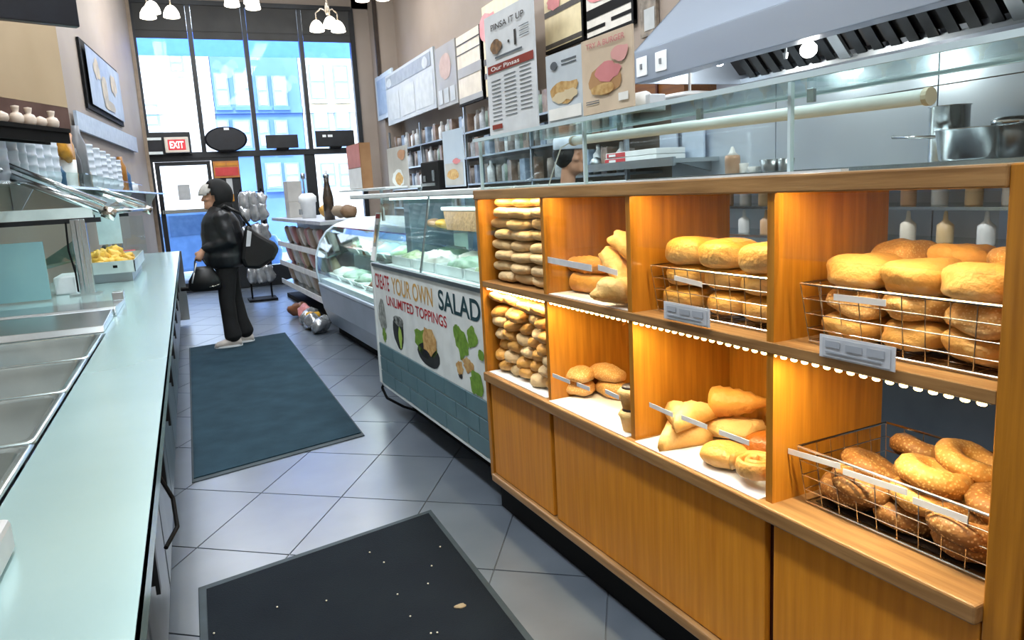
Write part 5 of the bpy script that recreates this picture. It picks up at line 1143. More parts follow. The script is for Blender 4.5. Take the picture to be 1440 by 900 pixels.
# squeeze bottle and cups near the glass
def oshelf(px, X): return PX(px, 235, X).y
y = oshelf(1030, 3.2)
t = thing('squeeze_bottle', 'pale squeeze bottle of orange sauce with nozzle on the overshelf', 'bottle', (3.2, y, OZ))
part(MB().lathe([(.045, 0), (.048, .09), (.045, .11), (.02, .125), (.001, .126)], (3.2, y, OZ+.001), 16), 'bottle', mat('sauce_peach', 'cfa98c', .4), t, smooth=True)
part(MB().lathe([(.046, .108), (.02, .13), (.008, .165), (.001, .166)], (3.2, y, OZ+.001), 14), 'nozzle', WHITE, t, smooth=True)
for px, r, h, lab in ((1045, .035, .06, 'small white cup beside the squeeze bottle'), (1062, .05, .035, 'low white dish beside the squeeze bottle'), (1085, .07, .07, 'grey steel bowl on the overshelf'), (1105, .05, .07, 'white paper cup by the steel bowl')):
    y = oshelf(px, 3.25)
    single(MB().lathe([(r*.8, 0), (r, h), (r*.95, h), (r*.75, .006), (.001, .006)], (3.25, y, OZ+.001), 16, cap=False), 'cup' if 'cup' in lab else 'bowl', STEELD if 'steel' in lab else WHITE, lab, 'cup' if 'cup' in lab else 'bowl', (3.25, y, OZ), smooth=True)
# pass shelf with red boxes, hanging sheets
yb0, yb1 = PX(975, 225, 3.35).y, PX(835, 225, 3.35).y
t = thing('order_shelf', 'steel order shelf with double rail behind the cook', 'shelf', (3.4, (yb0+yb1)/2, 1.46))
zq = PX(900, 228, 3.3).z
part(MB().box(3.2, XR-.022, yb0, yb1, zq-.03, zq), 'shelf_board', STEEL, t)
part(MB().box(3.18, 3.2, yb0, yb1, zq-.05, zq+.012), 'front_lip', STEEL, t)
for y_ in (yb0+.1, yb1-.1): part(MB().prism([(XR-.022, zq-.03), (3.3, zq-.03), (XR-.022, zq-.1)], 'y', y_-.01, y_+.01), 'bracket', STEELD, t)
y1_, y2_ = PX(853, 215, 3.26).y, PX(926, 212, 3.26).y
for k, (lo, hi, lab) in enumerate(((0, .045, 'red and white carton, lower of two on the order shelf'), (.047, .09, 'red and white carton, upper of two on the order shelf'))):
    t = thing('carton', lab, 'carton', (3.3, (y1_+y2_)/2, zq+lo))
    part(MB().box(3.24, 3.5, y2_, y1_-.02*k, zq+lo+.001, zq+hi), 'carton_body', WHITE, t, bevel=.003)
    part(MB().box(3.236, 3.2395, y1_-.32, y1_-.03*k-.01, zq+lo+.005, zq+hi-.004), 'red_label', mat('carton_red', 'c23b40', .5), t)
    part(MB().box(3.233, 3.2358, y1_-.18, y1_-.08, zq+lo+.012, zq+hi-.012), 'white_mark', WHITE, t)
yd = PX(837, 222, 3.3).y
single(MB().lathe([(.06, 0), (.06, .03), (.045, .06), (.015, .075), (.001, .078)], (3.3, yd-.02, zq+.001), 16), 'lidded_bowl', STEELD, 'domed steel bowl cover beside the red cartons', 'bowl', (3.3, yd-.02, zq), smooth=True)
for px0, px1, lab in ((929, 953, 'narrow white board hanging on the kitchen wall'), (961, 991, 'wide white board hanging on the kitchen wall')):
    a, b = PX(px0, 195, XR-.05), PX(px1, 195, XR-.05)
    t = thing('hanging_board', lab, 'board', (XR-.05, (a.y+b.y)/2, 1.55))
    part(MB().box(XR-.06, XR-.045, b.y, a.y, PX(px0, 232, XR-.05).z, PX(px0, 186, XR-.05).z), 'sheet', mat('ice_sheet', 'c9d8ec', .4), t)
    part(MB().tube((XR-.052, (a.y+b.y)/2, PX(px0, 186, XR-.05).z), (XR-.021, (a.y+b.y)/2, PX(px0, 186, XR-.05).z+.03), .006), 'hook', STEELD, t)
# fridge / tall steel unit at the far end of the cook line
ya_, yb3 = PX(1050, 200, 3.1).y, PX(1000, 200, 3.1).y
t = thing('wood_cabinet', 'brown wooden wall cabinet just under the hood end', 'cabinet', (3.4, 5.6, 1.9))
za_ = PX(920, 138, 3.3).z; zc_ = PX(920, 112, 3.3).z
part(MB().box(3.3, XR-.005, PX(962, 125, 3.3).y, PX(872, 125, 3.3).y, za_, zc_+.1), 'cabinet_body', woodmat('brown_wood', '7d4e22', '5e3614', 'y'), t)
part(MB().box(3.285, 3.3, PX(925, 125, 3.3).y-.01, PX(925, 125, 3.3).y+.01, za_, zc_+.1), 'door_gap', GROOVE, t)
# ================================================================== HOOD
HX, HY0, HY1 = 2.6, -.6, 4.05
hd = thing('exhaust_hood', 'large stainless kitchen exhaust hood with dark baffle filters', 'hood', (3.1, 1.7, 2.03))
HZ, HT, HS, HU = 2.03, 2.21, .97, .88
HST = mat('hood_steel', '9ca9b9', .35, .55, c2='8f9cad', scale=1.2, stretch=(1, .4, 1), amt=1.2)
part(MB().box(HX, HX+.025, HY0, HY1, HZ, HT), 'front_lip', HST, hd, bevel=.004)
part(MB().quad((HX, HY0, HT), (HX+HS, HY0, HT+HU), (HX+HS, HY1, HT+HU), (HX, HY1, HT), .02), 'sloped_front', HST, hd)
part(MB().box(HX+.7, XR-.022, .4, 1.6, HT+HU-.12, ZC-.01), 'duct_box', HST, hd)
part(MB().prism([(HX, HZ), (HX, HT), (HX+HS, HT+HU), (XR-.022, HT+HU), (XR-.022, HZ)], 'y', HY1-.02, HY1), 'end_panel', HST, hd)
part(MB().prism([(HX, HZ), (HX, HT), (HX+HS, HT+HU), (XR-.022, HT+HU), (XR-.022, HZ)], 'y', HY0, HY0+.02), 'end_panel', HST, hd)
part(MB().box(XR-.2, XR-.022, HY0, HY1, HZ, HZ+.03), 'rear_gutter', STEELD, hd)
part(MB().box(HX+.025, HX+.12, HY0+.02, HY1-.02, HZ+.005, HZ+.02), 'front_gutter', HST, hd)
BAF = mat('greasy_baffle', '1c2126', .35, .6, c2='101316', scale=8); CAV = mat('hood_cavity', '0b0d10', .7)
fa, fb_ = (HX+.42, HZ+.44), (XR-.2, HZ+.03)
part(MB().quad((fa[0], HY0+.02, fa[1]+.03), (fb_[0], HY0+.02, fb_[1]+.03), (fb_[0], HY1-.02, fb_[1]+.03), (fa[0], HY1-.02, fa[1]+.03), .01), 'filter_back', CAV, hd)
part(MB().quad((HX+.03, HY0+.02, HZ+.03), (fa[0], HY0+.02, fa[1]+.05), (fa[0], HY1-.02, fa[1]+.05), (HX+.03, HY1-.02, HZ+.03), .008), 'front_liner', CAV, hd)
y = HY0+.06
k = 0
while y < HY1-.08:
    if k % 9 != 8:
        part(MB().quad((fa[0], y, fa[1]), (fb_[0], y, fb_[1]), (fb_[0], y+.06, fb_[1]), (fa[0], y+.06, fa[1]), .012), 'baffle', BAF, hd)
    else:
        part(MB().quad((fa[0], y-.005, fa[1]-.006), (fb_[0], y-.005, fb_[1]-.006), (fb_[0], y+.065, fb_[1]-.006), (fa[0], y+.065, fa[1]-.006), .018), 'filter_frame', STEELD, hd)
    y += .105; k += 1
so1, so2 = PX(903, 97, HX-.002), PX(930, 90, HX-.002)
for p in (so1, so2):
    q = part(MB().box(HX-.008, HX-.0005, p.y-.055, p.y+.055, HZ+.03, HZ+.14), 'switch_plate', WHITE, hd, bevel=.003)
    part(MB().box(HX-.013, HX-.008, p.y-.01, p.y+.01, HZ+.07, HZ+.10), 'toggle', STEELD, q)
hl = PX(1137, 70, 3.05)
t = thing('hood_lamp', 'bright caged bulb glowing under the hood filters', 'lamp', (3.05, hl.y, hl.z+.06))
part(MB().ell((3.05, hl.y, hl.z), (.035, .05, .04)), 'bulb', mat('hood_bulb', 'ffffff', .4, emit=25), t, smooth=True)
part(MB().lathe([(.05, .05), (.06, .07), (.04, .09), (.001, .1)], (3.05, hl.y, hl.z), 14), 'socket', STEELD, t)
point('hood_light', (3.05, hl.y, hl.z-.07), 6, (1, .97, .9), .04, t)
hl = PX(1012, 88, 3.05)
t = thing('hood_lamp', 'smaller bulb near the far end of the hood filters', 'lamp', (3.05, hl.y, hl.z+.04))
part(MB().ell((3.05, hl.y, hl.z), (.022, .03, .022)), 'bulb', mat('hood_bulb', 'ffffff', .4, emit=25), t, smooth=True)
part(MB().lathe([(.025, .018), (.03, .04), (.001, .06)], (3.05, hl.y, hl.z), 12), 'socket', STEELD, t)
point('hood_light', (3.05, hl.y, hl.z-.05), 4, (1, .97, .9), .03, t)
# suppression pipe under the hood and slim pole lamp
t = thing('hood_pipe', 'thin steel suppression pipe running under the hood', 'pipe', (3.0, 3, HZ+.1))
part(MB().path([(3.0, HY1-.05, HZ+.07), (3.0, 3.4, HZ+.09), (3.0, .2, HZ+.10)], .009), 'pipe', STEELD, t, smooth=True)
for y in (3.2, 1.9): part(MB().tube((3.0, y, HZ+.1), (3.0, y, HZ+.04), .008).tube((3.0, y, HZ+.04), (3.0, y, HZ+.01), .016, r2=.01), 'nozzle', STEELD, t)
dp = PX(970, 133, 2.75)
t = thing('pole_dish', 'white dish on a thin pole hanging from the hood edge', 'dish', (2.75, dp.y, dp.z))
part(MB().lathe([(.16, -.02), (.155, .0), (.06, .015), (.001, .016)], (2.75, dp.y, dp.z), 20), 'dish', WHITE, t, smooth=True)
part(MB().tube((2.75, dp.y, dp.z+.01), (2.75, dp.y, HZ+.02), .008), 'pole', WHITE, t)
# ================================================================== WINDOW THINGS
def wbox(p, q, y0, y1): a, b = PY(*p, y0), PY(*q, y0); return (a.x, b.x, y0, y1, b.z, a.z)
t = thing('air_curtain', 'dark grille box over the shop door', 'vent', (-.1, YW-.2, ztr))
x0, x1, _, _, z0, z1 = wbox((203, 186), (271, 220), YW-.22, YW)
part(MB().box(x0, x1, YW-.14, YW-.06, ztr+.01, z1), 'housing', DARKF, t)
x0, x1, _, _, z0, z1 = wbox((200, 193), (229, 214), YW-.22, YW)
for q_ in (z1-.05, z0-.03): part(MB().box(x0, x1, YW-.22, YW-.14, q_, q_+.04), 'louvre', WHITEM, t)
part(MB().box(x0, x1, YW-.2, YW-.15, z0+.005, z1-.055), 'grille', NAVY, t)
x0, x1, _, _, z0, z1 = wbox((230, 193), (267, 214), YW-.25, YW)
t = thing('exit_sign', 'red lettered exit sign over the shop door', 'sign', ((x0+x1)/2, YW-.2, z0))
part(MB().box(x0, x1, YW-.25, YW-.145, z0, z1), 'case', mat('exit_case', 'ddd3c6', .5), t, bevel=.01)
Q = Panel((x0+.05, YW-.25, z0+.04), (x1-.05, YW-.25, z0+.04), (x1-.05, YW-.25, z1-.04), (x0+.05, YW-.25, z1-.04)); Q.n = Vector((0, -1, 0))
mb = MB(); Q.rect(mb, 0, 1, 0, 1, .003); part(mb, 'red_face', mat('exit_red', 'c9363e', .5, emit=.35), t)
Q.text('EXIT', .1, .16, .68, mat('exit_white', 'ffe9e6', .5, emit=.8), t, w=.8, off=.006, bold=.03)
c = PY(318, 196, YW-.15); r = PY(348, 196, YW-.15).x-c.x; rz = (PY(318, 178, YW-.15).z-PY(318, 214, YW-.15).z)/2
t = thing('oval_sign', 'black oval sign mounted above the window post', 'sign', (c.x, YW-.15, c.z-rz))
part(MB().lathe([(1, 0), (1, .03), (.9, .05), (.001, .05)], (0, 0, 0), 36, 'y'), 'disc', NAVY, t, smooth=False)
o = t.children[0]
for v in o.data.vertices:
    w = v.co + Vector(ORG[t.name]); v.co = Vector((c.x+w.x*r, YW-.12-w.y, c.z+w.z*rz))-Vector(ORG[t.name])
part(MB().box(c.x-.02, c.x+.06, YW-.175, YW-.172, c.z+rz*.72, c.z+rz*.9), 'white_tab', WHITE, t)
part(MB().tube((c.x, YW-.12, c.z-rz+.02), (c.x, YW-.12, ztr+.045), .03).box(c.x-.1, c.x+.1, YW-.2, YW-.06, ztr+.046, ztr+.06), 'stand', BLACK, t)
for p, q, lab, lg in (((373, 190), (421, 216), 'smaller black monitor standing on the window transom', 0), ((443, 184), (500, 215), 'larger black monitor with a white logo on the window transom', 1)):
    x0, x1, _, _, z0, z1 = wbox(p, q, YW-.12, YW)
    t = thing('monitor', lab, 'monitor', ((x0+x1)/2, YW-.1, z0))
    part(MB().box(x0, x1, YW-.13, YW-.09, ztr+.065, z1), 'panel', DARKF, t, bevel=.008)
    part(MB().box((x0+x1)/2-.1, (x0+x1)/2+.1, YW-.14, YW-.03, ztr+.046, ztr+.066), 'foot', BLACK, t)
    if lg:
        cx = x0+(x1-x0)*.22; part(MB().box(cx-.03, cx+.03, YW-.134, YW-.1305, z0+.28, z0+.32).box(cx+.06, cx+.14, YW-.134, YW-.1305, z0+.28, z0+.32), 'logo', WHITE, t)
x0, x1, _, _, z0, z1 = wbox((299, 227), (338, 249), YW-.08, YW)
t = thing('red_sign', 'red and amber notice board on the dark window post', 'sign', ((x0+x1)/2, YW-.08, z0))
part(MB().box(x0, x1, YW-.075, YW-.045, z0, z1), 'board', mat('notice_amber', 'b97a3a', .5), t)
part(MB().box(x0+.02, x1-.02, YW-.082, YW-.076, z0+.03, z0+(z1-z0)*.62), 'red_panel', mat('notice_red', 'c2403f', .5), t)
part(MB().box(x0+.03, x0+(x1-x0)*.46, YW-.082, YW-.076, z0+(z1-z0)*.72, z1-.03).box(x0+(x1-x0)*.54, x1-.03, YW-.082, YW-.076, z0+(z1-z0)*.72, z1-.03), 'amber_panel', mat('notice_gold', 'c98a2a', .5), t)
x0, x1, _, _, z0, z1 = wbox((318, 251), (330, 283), YW-.08, YW)
t = thing('permit_notice', 'grey permit sheet over an amber card on the window post', 'notice', ((x0+x1)/2, YW-.06, z0))
part(MB().box(x0, x1, YW-.055, YW-.045, z0+.12, z1), 'sheet', mat('grey_paper', 'b9bcbe', .7), t)
part(MB().box(x0, x1, YW-.055, YW-.045, z0, z0+.115), 'amber_card', mat('notice_gold', 'c98a2a', .5), t)
# wire rack of foil bags behind the woman
a = PY(356, 300, 11.6)
rx = a.x
t = thing('bag_rack', 'tall black wire rack hung with silver snack bags by the window', 'rack', (rx, 11.6, 0))
zt2 = PY(350, 266, 11.6).z
part(MB().tube((rx+.14, 11.6, 0), (rx+.14, 11.6, zt2), .014).tube((rx-.14, 11.6, 0), (rx-.14, 11.6, zt2), .014), 'upright', BLACK, t)
part(MB().box(rx-.2, rx+.2, 11.4, 11.8, 0, .03), 'base', BLACK, t)
for z in (.5, .8, 1.1, 1.4, zt2-.05): part(MB().box(rx-.18, rx+.18, 11.48, 11.5, z, z+.012).box(rx-.18, rx-.165, 11.48, 11.62, z, z+.012).box(rx+.165, rx+.18, 11.48, 11.62, z, z+.012), 'hook_bar', BLACK, t)
fb2 = [MB().ell((0, 0, 0), (.075, .035, .12), 12, 9, .45, 13, i*4.1, p=.7).mesh('snack_bag', FOIL, smooth=True) for i in range(3)]
for z in (.40, .70, 1.0, 1.3, zt2-.16):
    for k in range(3):
        inst(fb2[(k+int(z*10)) % 3], 'snack_bag', (rx-.12+k*.12, 11.45, z), (rnd(-.1, .1), rnd(-.15, .15), rnd(-.3, .3)), 'silver snack bag hanging on the black wire rack', 'snack bag', 'silver bags on the wire rack')
# ================================================================== PENDANT LAMPS
BULB = mat('frosted_shade', 'fff6e6', .4, emit=5); BRZ = mat('pewter', '8d8478', .4, .7)
def pendant(px, py, label, rot=0.):
    p = PY(px, py, 11.0)
    t = thing('pendant_lamp', label, 'pendant lamp', (p.x, p.y, ZC))
    part(MB().tube((p.x, p.y, p.z+.30), (p.x, p.y, ZC-.02), .012).lathe([(.06, -.02), (.06, 0)], (p.x, p.y, ZC), 14), 'stem', BRZ, t)
    part(MB().lathe([(.02, .16), (.035, .2), (.03, .28), (.012, .32)], (p.x, p.y, p.z), 12), 'hub', BRZ, t, smooth=True)
    for k in range(3):
        an = rot+k*2.0944; d = Vector((math.cos(an), math.sin(an), 0)); c = Vector((p.x, p.y, p.z))+d*.17
        part(MB().path([Vector((p.x, p.y, p.z+.2)), Vector((p.x, p.y, p.z+.25))+d*.09, c+Vector((0, 0, .2)), c+Vector((0, 0, .09))], .009), 'arm', BRZ, t, smooth=True)
        part(MB().lathe([(.03, .10), (.06, .075), (.09, .02), (.1, -.04), (.09, -.045), (.05, .04), (.001, .06)], c, 18, cap=False), 'shade', BULB, t, smooth=True)
    point('pendant_light', (p.x, p.y, p.z-.1), 10, (1, .93, .82), .12, t)
pendant(221, 18, 'three-shade pendant lamp hanging before the door-side window', .2)
pendant(345, 4, 'three-shade pendant lamp hanging before the second window bay', .9)
pendant(462, 38, 'three-shade pendant lamp hanging lowest before the cream building', .5)
pendant(522, -6, 'three-shade pendant lamp hanging by the window pier', .1)
# ================================================================== PEOPLE
SKIN = mat('skin', 'c89a7e', .55, c2='b98669', scale=6); HAIR = mat('dark_hair', '1b1512', .5)
JACK = mat('black_puffer', '191c20', .42, c2='101215', scale=6, bump=.25, bscale=16); PANT = mat('black_cloth', '0a0b0d', .85); SHOE = mat('pale_shoe', 'c3bab2', .6, c2='aea59d', scale=14)
def ring(c, rx, ry, ax=(1, 0, 0), ay=(0, 1, 0), n=16):
    c, ax, ay = Vector(c), Vector(ax), Vector(ay)
    return [tuple(c+ax*(rx*math.cos(6.28319*k/n))+ay*(ry*math.sin(6.28319*k/n))) for k in range(n)]
def limb(mb, pts, n=14):
    """pts: (pos, r) chain, rounded ends"""
    P_ = [Vector(p) for p, r in pts]; R_ = [r for p, r in pts]; rings = []
    for i, p in enumerate(P_):
        tg = (P_[min(i+1, len(P_)-1)]-P_[max(i-1, 0)]).normalized()
        a = tg.cross(Vector((.1, 1, .05))).normalized(); b = tg.cross(a)
        if i == 0: rings.append([tuple(p-tg*R_[0]*.6+(a*math.cos(6.28319*k/n)+b*math.sin(6.28319*k/n))*R_[0]*.55) for k in range(n)])
        rings.append([tuple(p+(a*math.cos(6.28319*k/n)+b*math.sin(6.28319*k/n))*R_[i]) for k in range(n)])
        if i == len(P_)-1: rings.append([tuple(p+tg*R_[i]*.6+(a*math.cos(6.28319*k/n)+b*math.sin(6.28319*k/n))*R_[i]*.55) for k in range(n)])
    return mb.loft(rings)
def fuse(o, vox=.012, sm=6):
    r = o.modifiers.new('fuse', 'REMESH'); r.mode = 'VOXEL'; r.voxel_size = vox; r.use_smooth_shade = True
    s = o.modifiers.new('soften', 'SMOOTH'); s.iterations = sm; s.factor = .5; return o
def hand(mb, w, d, side, curl=.9, s=1.):
    """palm and five curled fingers from wrist w along d; side = thumb direction"""
    w, d, side = Vector(w), Vector(d).normalized(), Vector(side).normalized(); up = d.cross(side).normalized()
    limb(mb, [(w, .027*s), (w+d*.045*s, .034*s), (w+d*.085*s, .03*s)], 12)
    for k, (L, o) in enumerate(((.062, .028), (.072, .010), (.068, -.009), (.054, -.027))):
        b = w+d*.085*s+side*o*s; c1 = b+(d*math.cos(curl*.4)+up*math.sin(curl*.4))*L*.5*s; c2 = c1+(d*math.cos(curl*1.3)+up*math.sin(curl*1.3))*L*.3*s; c3 = c2+(d*math.cos(curl*2.1)+up*math.sin(curl*2.1))*L*.25*s
        limb(mb, [(b, .0095*s), (c1, .009*s), (c2, .0085*s), (c3, .0075*s)], 8)
    b = w+d*.03*s+side*.026*s; limb(mb, [(b, .012*s), (b+(side*.7+d*.7+up*.3).normalized()*.035*s, .0105*s), (b+(side*.35+d+up*.8).normalized()*.06*s, .009*s)], 8)
def headmesh(mb, c, f, s=1.):
    """head at c facing f (unit, horizontal)"""
    c, f = Vector(c), Vector(f).normalized(); r = Vector((f.y, -f.x, 0)); up = Vector((0, 0, 1))
    def E(a, b, z, ra, rb, rc, n=14):
        q = MB().ell((0, 0, 0), (ra*s, rb*s, rc*s), n, 10); ctr = c+f*a*s+r*b*s+up*z*s
        mb.add([ctr+f*v[0]+r*v[1]+up*v[2] for v in map(Vector, q.v)], q.f)
    E(0, 0, .02, .098, .077, .105, 18); E(.03, 0, -.055, .066, .058, .065); E(.075, 0, -.085, .026, .03, .024)   # skull, jaw, chin
    E(.098, 0, -.005, .018, .013, .022, 10); E(.108, 0, -.02, .014, .015, .011, 10)                             # nose
    E(.086, 0, -.052, .014, .024, .006, 10); E(.084, 0, -.063, .014, .021, .006, 10)                            # lips
    for k in (-1, 1):
        E(.078, k*.03, .03, .02, .024, .011, 10); E(.07, k*.045, -.012, .024, .02, .018, 10); E(-.005, k*.078, -.005, .02, .009, .03, 10)   # brow, cheek, ear
F0 = Pz(331, 486); BX0, BY0 = F0.x, F0.y
root = thing('person', 'woman in hooded black puffer jacket and black trousers with pale shoes', 'person', (BX0, BY0, .012))
def W_(x, y, z): return Vector((BX0+x, BY0+y, z+.012))
fwd = Vector((-1, 0, 0))
mb = MB()
headmesh(mb, W_(-.035, 0, 1.49), (-1, -.06, 0), 1.02)
limb(mb, [(W_(-.02, 0, 1.30), .055), (W_(-.025, 0, 1.42), .052)])
mb.loft([ring(W_(0, 0, .86), .12, .16), ring(W_(.01, 0, .98), .115, .15), ring(W_(.0, 0, 1.1), .105, .14), ring(W_(-.005, 0, 1.25), .11, .165), ring(W_(0, 0, 1.35), .07, .13), ring(W_(0, 0, 1.38), .05, .06)])
legs = {-1: [(.0, .86, .085), (-.03, .48, .058), (-.02, .09, .042)], 1: [(.02, .86, .085), (.05, .48, .058), (.11, .09, .042)]}
for s in (-1, 1):
    limb(mb, [(W_(x, s*.09, z), r) for x, z, r in legs[s]])
    limb(mb, [(W_(legs[s][2][0]+.03, s*.09, .05), .035), (W_(legs[s][2][0]-.12, s*.09, .035), .03)])
wr_ = {-1: W_(-.205, -.14, .99), 1: W_(-.16, .16, .98)}
for s in (-1, 1):
    limb(mb, [(W_(.0, s*.17, 1.32), .05), (W_(.06, s*.21, 1.07), .042), (wr_[s], .028)])
    hand(mb, wr_[s]-Vector((-.005, 0, .0)), (-.5, 0, -.85), (-.7, -.1*s, .4), 1.25)
body = part(mb, 'body', SKIN, root, smooth=True); fuse(body, .0085, 4)
# trousers
mb = MB()
mb.loft([ring(W_(0, 0, .95), .135, .17), ring(W_(.0, 0, .84), .135, .175), ring(W_(.01, 0, .76), .11, .165)])
for s in (-1, 1):
    L = legs[s]
    limb(mb, [(W_(L[0][0], s*.085, .84), .105), (W_(L[0][0]*.6+L[1][0]*.4, s*.088, .66), .093), (W_(L[1][0], s*.09, .48), .078), (W_(L[1][0]*.4+L[2][0]*.6, s*.09, .25), .075), (W_(L[2][0]+.01, s*.09, .10), .088)])
part(mb, 'trousers', PANT, root, smooth=True); fuse(root.children[-1], .014, 5)
for s in (-1, 1):
    x = legs[s][2][0]
    sh_ = MB().loft([ring(W_(x+.085, s*.09, .035), .005, .03, (0, 0, 1), (0, 1, 0)), ring(W_(x+.075, s*.09, .045), .045, .04, (0, 0, 1)), ring(W_(x+.0, s*.09, .05), .05, .044, (0, 0, 1)), ring(W_(x-.08, s*.09, .04), .04, .05, (0, 0, 1)), ring(W_(x-.15, s*.09, .03), .03, .045, (0, 0, 1)), ring(W_(x-.175, s*.09, .024), .012, .025, (0, 0, 1))])
    q = part(sh_, 'shoe', SHOE, root, smooth=True)
    part(MB().loft([ring(W_(x-.045, s*.09, .0), .135, .05), ring(W_(x-.045, s*.09, .018), .138, .053)]), 'sole', WHITE, q)
# jacket: quilted puffs
mb = MB()
segs = [(.80, .15, .195), (.83, .185, .22), (.92, .20, .235), (.945, .19, .225), (1.03, .205, .235), (1.055, .195, .225), (1.14, .20, .235), (1.165, .19, .225), (1.25, .18, .22), (1.31, .15, .20), (1.37, .10, .14), (1.41, .085, .095)]
mb.loft([ring(W_(-.005+.015*(1.4-z), 0, z), a, b, n=22) for z, a, b in segs])
for s in (-1, 1):
    e = W_(.06, s*.225, 1.06); w = wr_[s]+Vector((.012, 0, .012)); sh2 = W_(.0, s*.18, 1.31)
    ch = []
    for k in range(5): p = sh2.lerp(e, k/4); ch.append((p, .088-.004*k-(.008 if k % 2 else 0)))
    for k in range(1, 6): p = e.lerp(w, k/5); ch.append((p, .076-.007*k-(.008 if k % 2 else 0)))
    limb(mb, ch)
jk = part(mb, 'jacket', JACK, root, smooth=True); fuse(jk, .013, 4)
# hood with pale brim: shells around the head, open at the face
def shell(c, r, keep, th, n=28, m=20):
    q = MB().ell((0, 0, 0), (1, 1, 1), n, m); out = MB(); fs = []
    for f in q.f:
        d = sum((Vector(q.v[i]) for i in f), Vector())/len(f)
        if keep(d): fs.append(f)
    used = sorted({i for f in fs for i in f}); mp = {i: k for k, i in enumerate(used)}
    out.add([c+Vector((q.v[i][0]*r[0], q.v[i][1]*r[1], q.v[i][2]*r[2])) for i in used], [tuple(mp[i] for i in f) for f in fs]); return out
fd_ = Vector((-.93, 0, -.30)).normalized()
hd_ = part(shell(W_(.0, 0, 1.515), (.138, .118, .152), lambda d: d.dot(fd_) < .30, .012), 'hood', PANT, root, smooth=True)
m_ = hd_.modifiers.new('cloth', 'SOLIDIFY'); m_.thickness = .012; m_.offset = 1
part(MB().loft([ring(W_(.02, 0, 1.36), .115, .125), ring(W_(.03, 0, 1.41), .105, .115), ring(W_(.035, 0, 1.47), .09, .10)]), 'hood_collar', PANT, root, smooth=True)
fu_ = Vector((-.62, 0, .78)).normalized()
cp = part(shell(W_(-.045, 0, 1.517), (.125, .100, .128), lambda d: d.dot(fu_) > .30 and d.z > .0, .01), 'knit_cap', mat('pale_cap', 'b9b6b0', .8, c2='a8a5a0', scale=30), root, smooth=True)
m_ = cp.modifiers.new('cloth', 'SOLIDIFY'); m_.thickness = .01; m_.offset = 0
# shoulder bag
LEA = mat('black_leather', '0f1012', .4, c2='090a0b', scale=10)
sx, sy, sz = W_(.33, -.12, .98)
t = thing('shoulder_bag', 'large slouchy black shoulder bag hanging behind the woman', 'bag', (sx, sy, sz-.22))
mb = MB().prism([(sx+q[0], sz+q[1]) for q in ((-.10, .24), (.0, .14), (.15, .04), (.19, -.03), (.13, -.13), (-.02, -.22), (-.16, -.2), (-.19, -.1), (-.15, .08))], 'y', sy-.075, sy+.075)
part(mb, 'bag_body', LEA, t, bevel=.035)
part(MB().path([(sx-.06, sy, sz+.2), (sx-.14, sy-.06, sz+.34), (sx-.28, sy-.03, sz+.43), (sx-.36, sy+.08, sz+.36)], .014), 'strap', LEA, t, smooth=True)
part(MB().quad((sx-.13, sy-.088, sz+.02), (sx-.09, sy-.088, sz+.02), (sx-.06, sy-.075, sz+.16), (sx-.10, sy-.075, sz+.18), .01), 'pale_patch', mat('pale_lining', 'b9bcc0', .6), t)
# hand bag
w = wr_[-1]+Vector((-.055, 0, -.085)); hx, hy, hz = w.x, w.y, w.z
t = thing('handbag', 'black handbag with pale trim held in the woman\'s hand', 'bag', (hx+.03, hy, hz-.30))
mb = MB().loft([ring((hx+.05, hy, hz-.31), .13, .05), ring((hx+.05, hy, hz-.28), .16, .07), ring((hx+.05, hy, hz-.20), .15, .07), ring((hx+.05, hy, hz-.10), .09, .05), ring((hx+.04, hy, hz-.07), .07, .03)])
part(mb, 'bag_body', LEA, t, smooth=True)
part(MB().path([(hx-.03, hy, hz-.09), (hx-.02, hy, hz-.01), (hx+.01, hy, hz+.012), (hx+.05, hy, hz-.0), (hx+.1, hy, hz-.09)], .009), 'handle', LEA, t, smooth=True)
part(MB().path([(hx-.07, hy-.06, hz-.22), (hx-.04, hy-.055, hz-.12), (hx-.01, hy-.03, hz-.03)], .007), 'pale_trim', mat('pale_lining', 'b9bcc0', .6), t, smooth=True)
part(MB().path([(hx+.08, hy-.075, hz-.27), (hx+.14, hy-.075, hz-.262), (hx+.18, hy-.06, hz-.25)], .006), 'zip', CHROME, t, smooth=True)
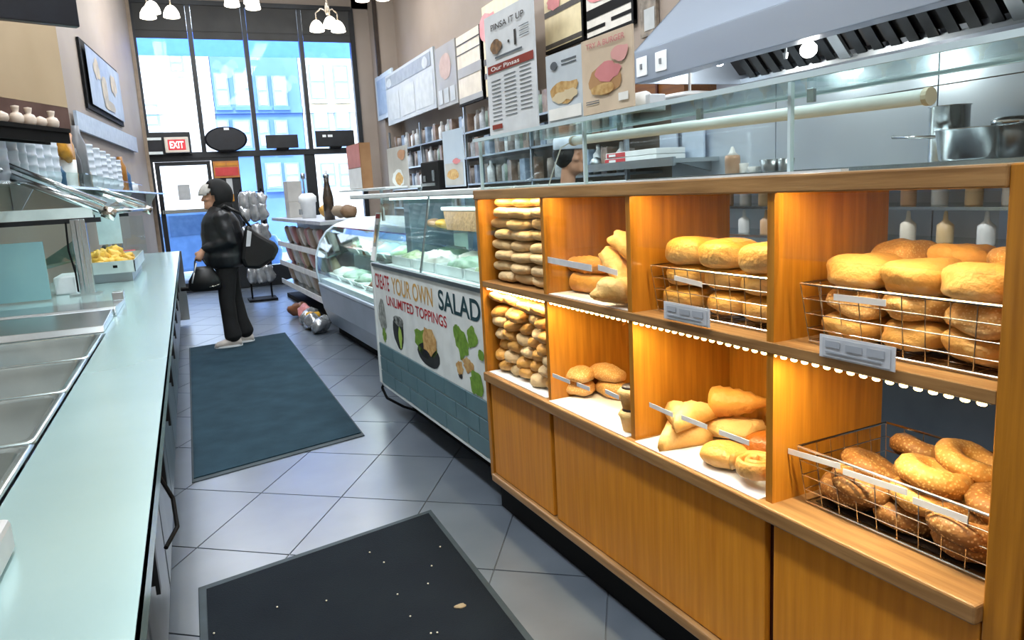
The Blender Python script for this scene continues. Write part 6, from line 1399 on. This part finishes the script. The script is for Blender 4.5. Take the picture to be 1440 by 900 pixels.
# ------------------------------------------------------------------ cook behind the case
ck = PX(802, 235, 2.45)
kx, ky = ck.x, ck.y
root = thing('person', 'cook in white cap and dark shirt behind the bakery case', 'person', (kx, ky, 0))
def K_(x, y, z): return Vector((kx+x, ky+y, z))
face = Vector((.55, -.8, 0)).normalized()
ch_ = PX(802, 222, 2.45).z
mb = MB()
headmesh(mb, K_(0, 0, ch_), face, 1.0)
limb(mb, [(K_(-.02, .02, ch_-.24), .055), (K_(-.01, .01, ch_-.08), .05)])
mb.loft([ring(K_(0, .0, .85), .16, .12), ring(K_(0, .0, 1.0), .15, .11), ring(K_(0, 0, 1.2), .17, .11), ring(K_(0, .0, 1.34), .17, .09), ring(K_(0, .01, ch_-.2), .06, .05)])
for s in (-1, 1):
    limb(mb, [(K_(s*.09, 0, .86), .085), (K_(s*.09, -.02, .46), .06), (K_(s*.09, 0, .07), .045)]); limb(mb, [(K_(s*.09, .0, .045), .04), (K_(s*.1, -.15, .035), .033)])
    limb(mb, [(K_(s*.19, 0, 1.33), .05), (K_(s*.25, -.02, 1.08), .042), (K_(s*.2, -.2, .99), .03)]); hand(mb, K_(s*.2, -.2, .99), (-s*.2, -1, -.1), (-s, 0, .2), .7)
fuse(part(mb, 'body', SKIN, root, smooth=True), .0085, 4)
mb = MB(); mb.loft([ring(K_(0, .0, .80), .19, .145), ring(K_(0, .0, 1.0), .18, .135), ring(K_(0, 0, 1.2), .195, .135), ring(K_(0, .0, 1.35), .19, .11), ring(K_(0, .01, ch_-.17), .085, .075)])
for s in (-1, 1): limb(mb, [(K_(s*.19, 0, 1.33), .072), (K_(s*.25, -.02, 1.09), .06)])
fuse(part(mb, 'dark_shirt', mat('navy_shirt', '20262e', .8), root, smooth=True), .014, 4)
mb = MB()
for s in (-1, 1): limb(mb, [(K_(s*.085, 0, .86), .105), (K_(s*.09, -.02, .46), .08), (K_(s*.09, 0, .06), .07)])
mb.loft([ring(K_(0, .0, .74), .16, .12), ring(K_(0, .0, .9), .175, .135)])
fuse(part(mb, 'trousers', PANT, root, smooth=True), .014, 4)
mb = MB().ell(K_(-.02*face.x, -.02*face.y, ch_+.03), (.102, .102, .105), 18, 12)
part(mb, 'hair', HAIR, root, smooth=True); root.children[-1].location = (-face.x*.022, -face.y*.022, 0)
c_ = K_(0, 0, ch_+.035)
part(MB().lathe([(.109, 0), (.113, .005), (.112, .065), (.10, .09), (.06, .10), (.001, .102)], (c_.x, c_.y, c_.z+.02), 22), 'paper_cap', mat('cap_blue_white', 'd5e0ee', .6), root, smooth=True)
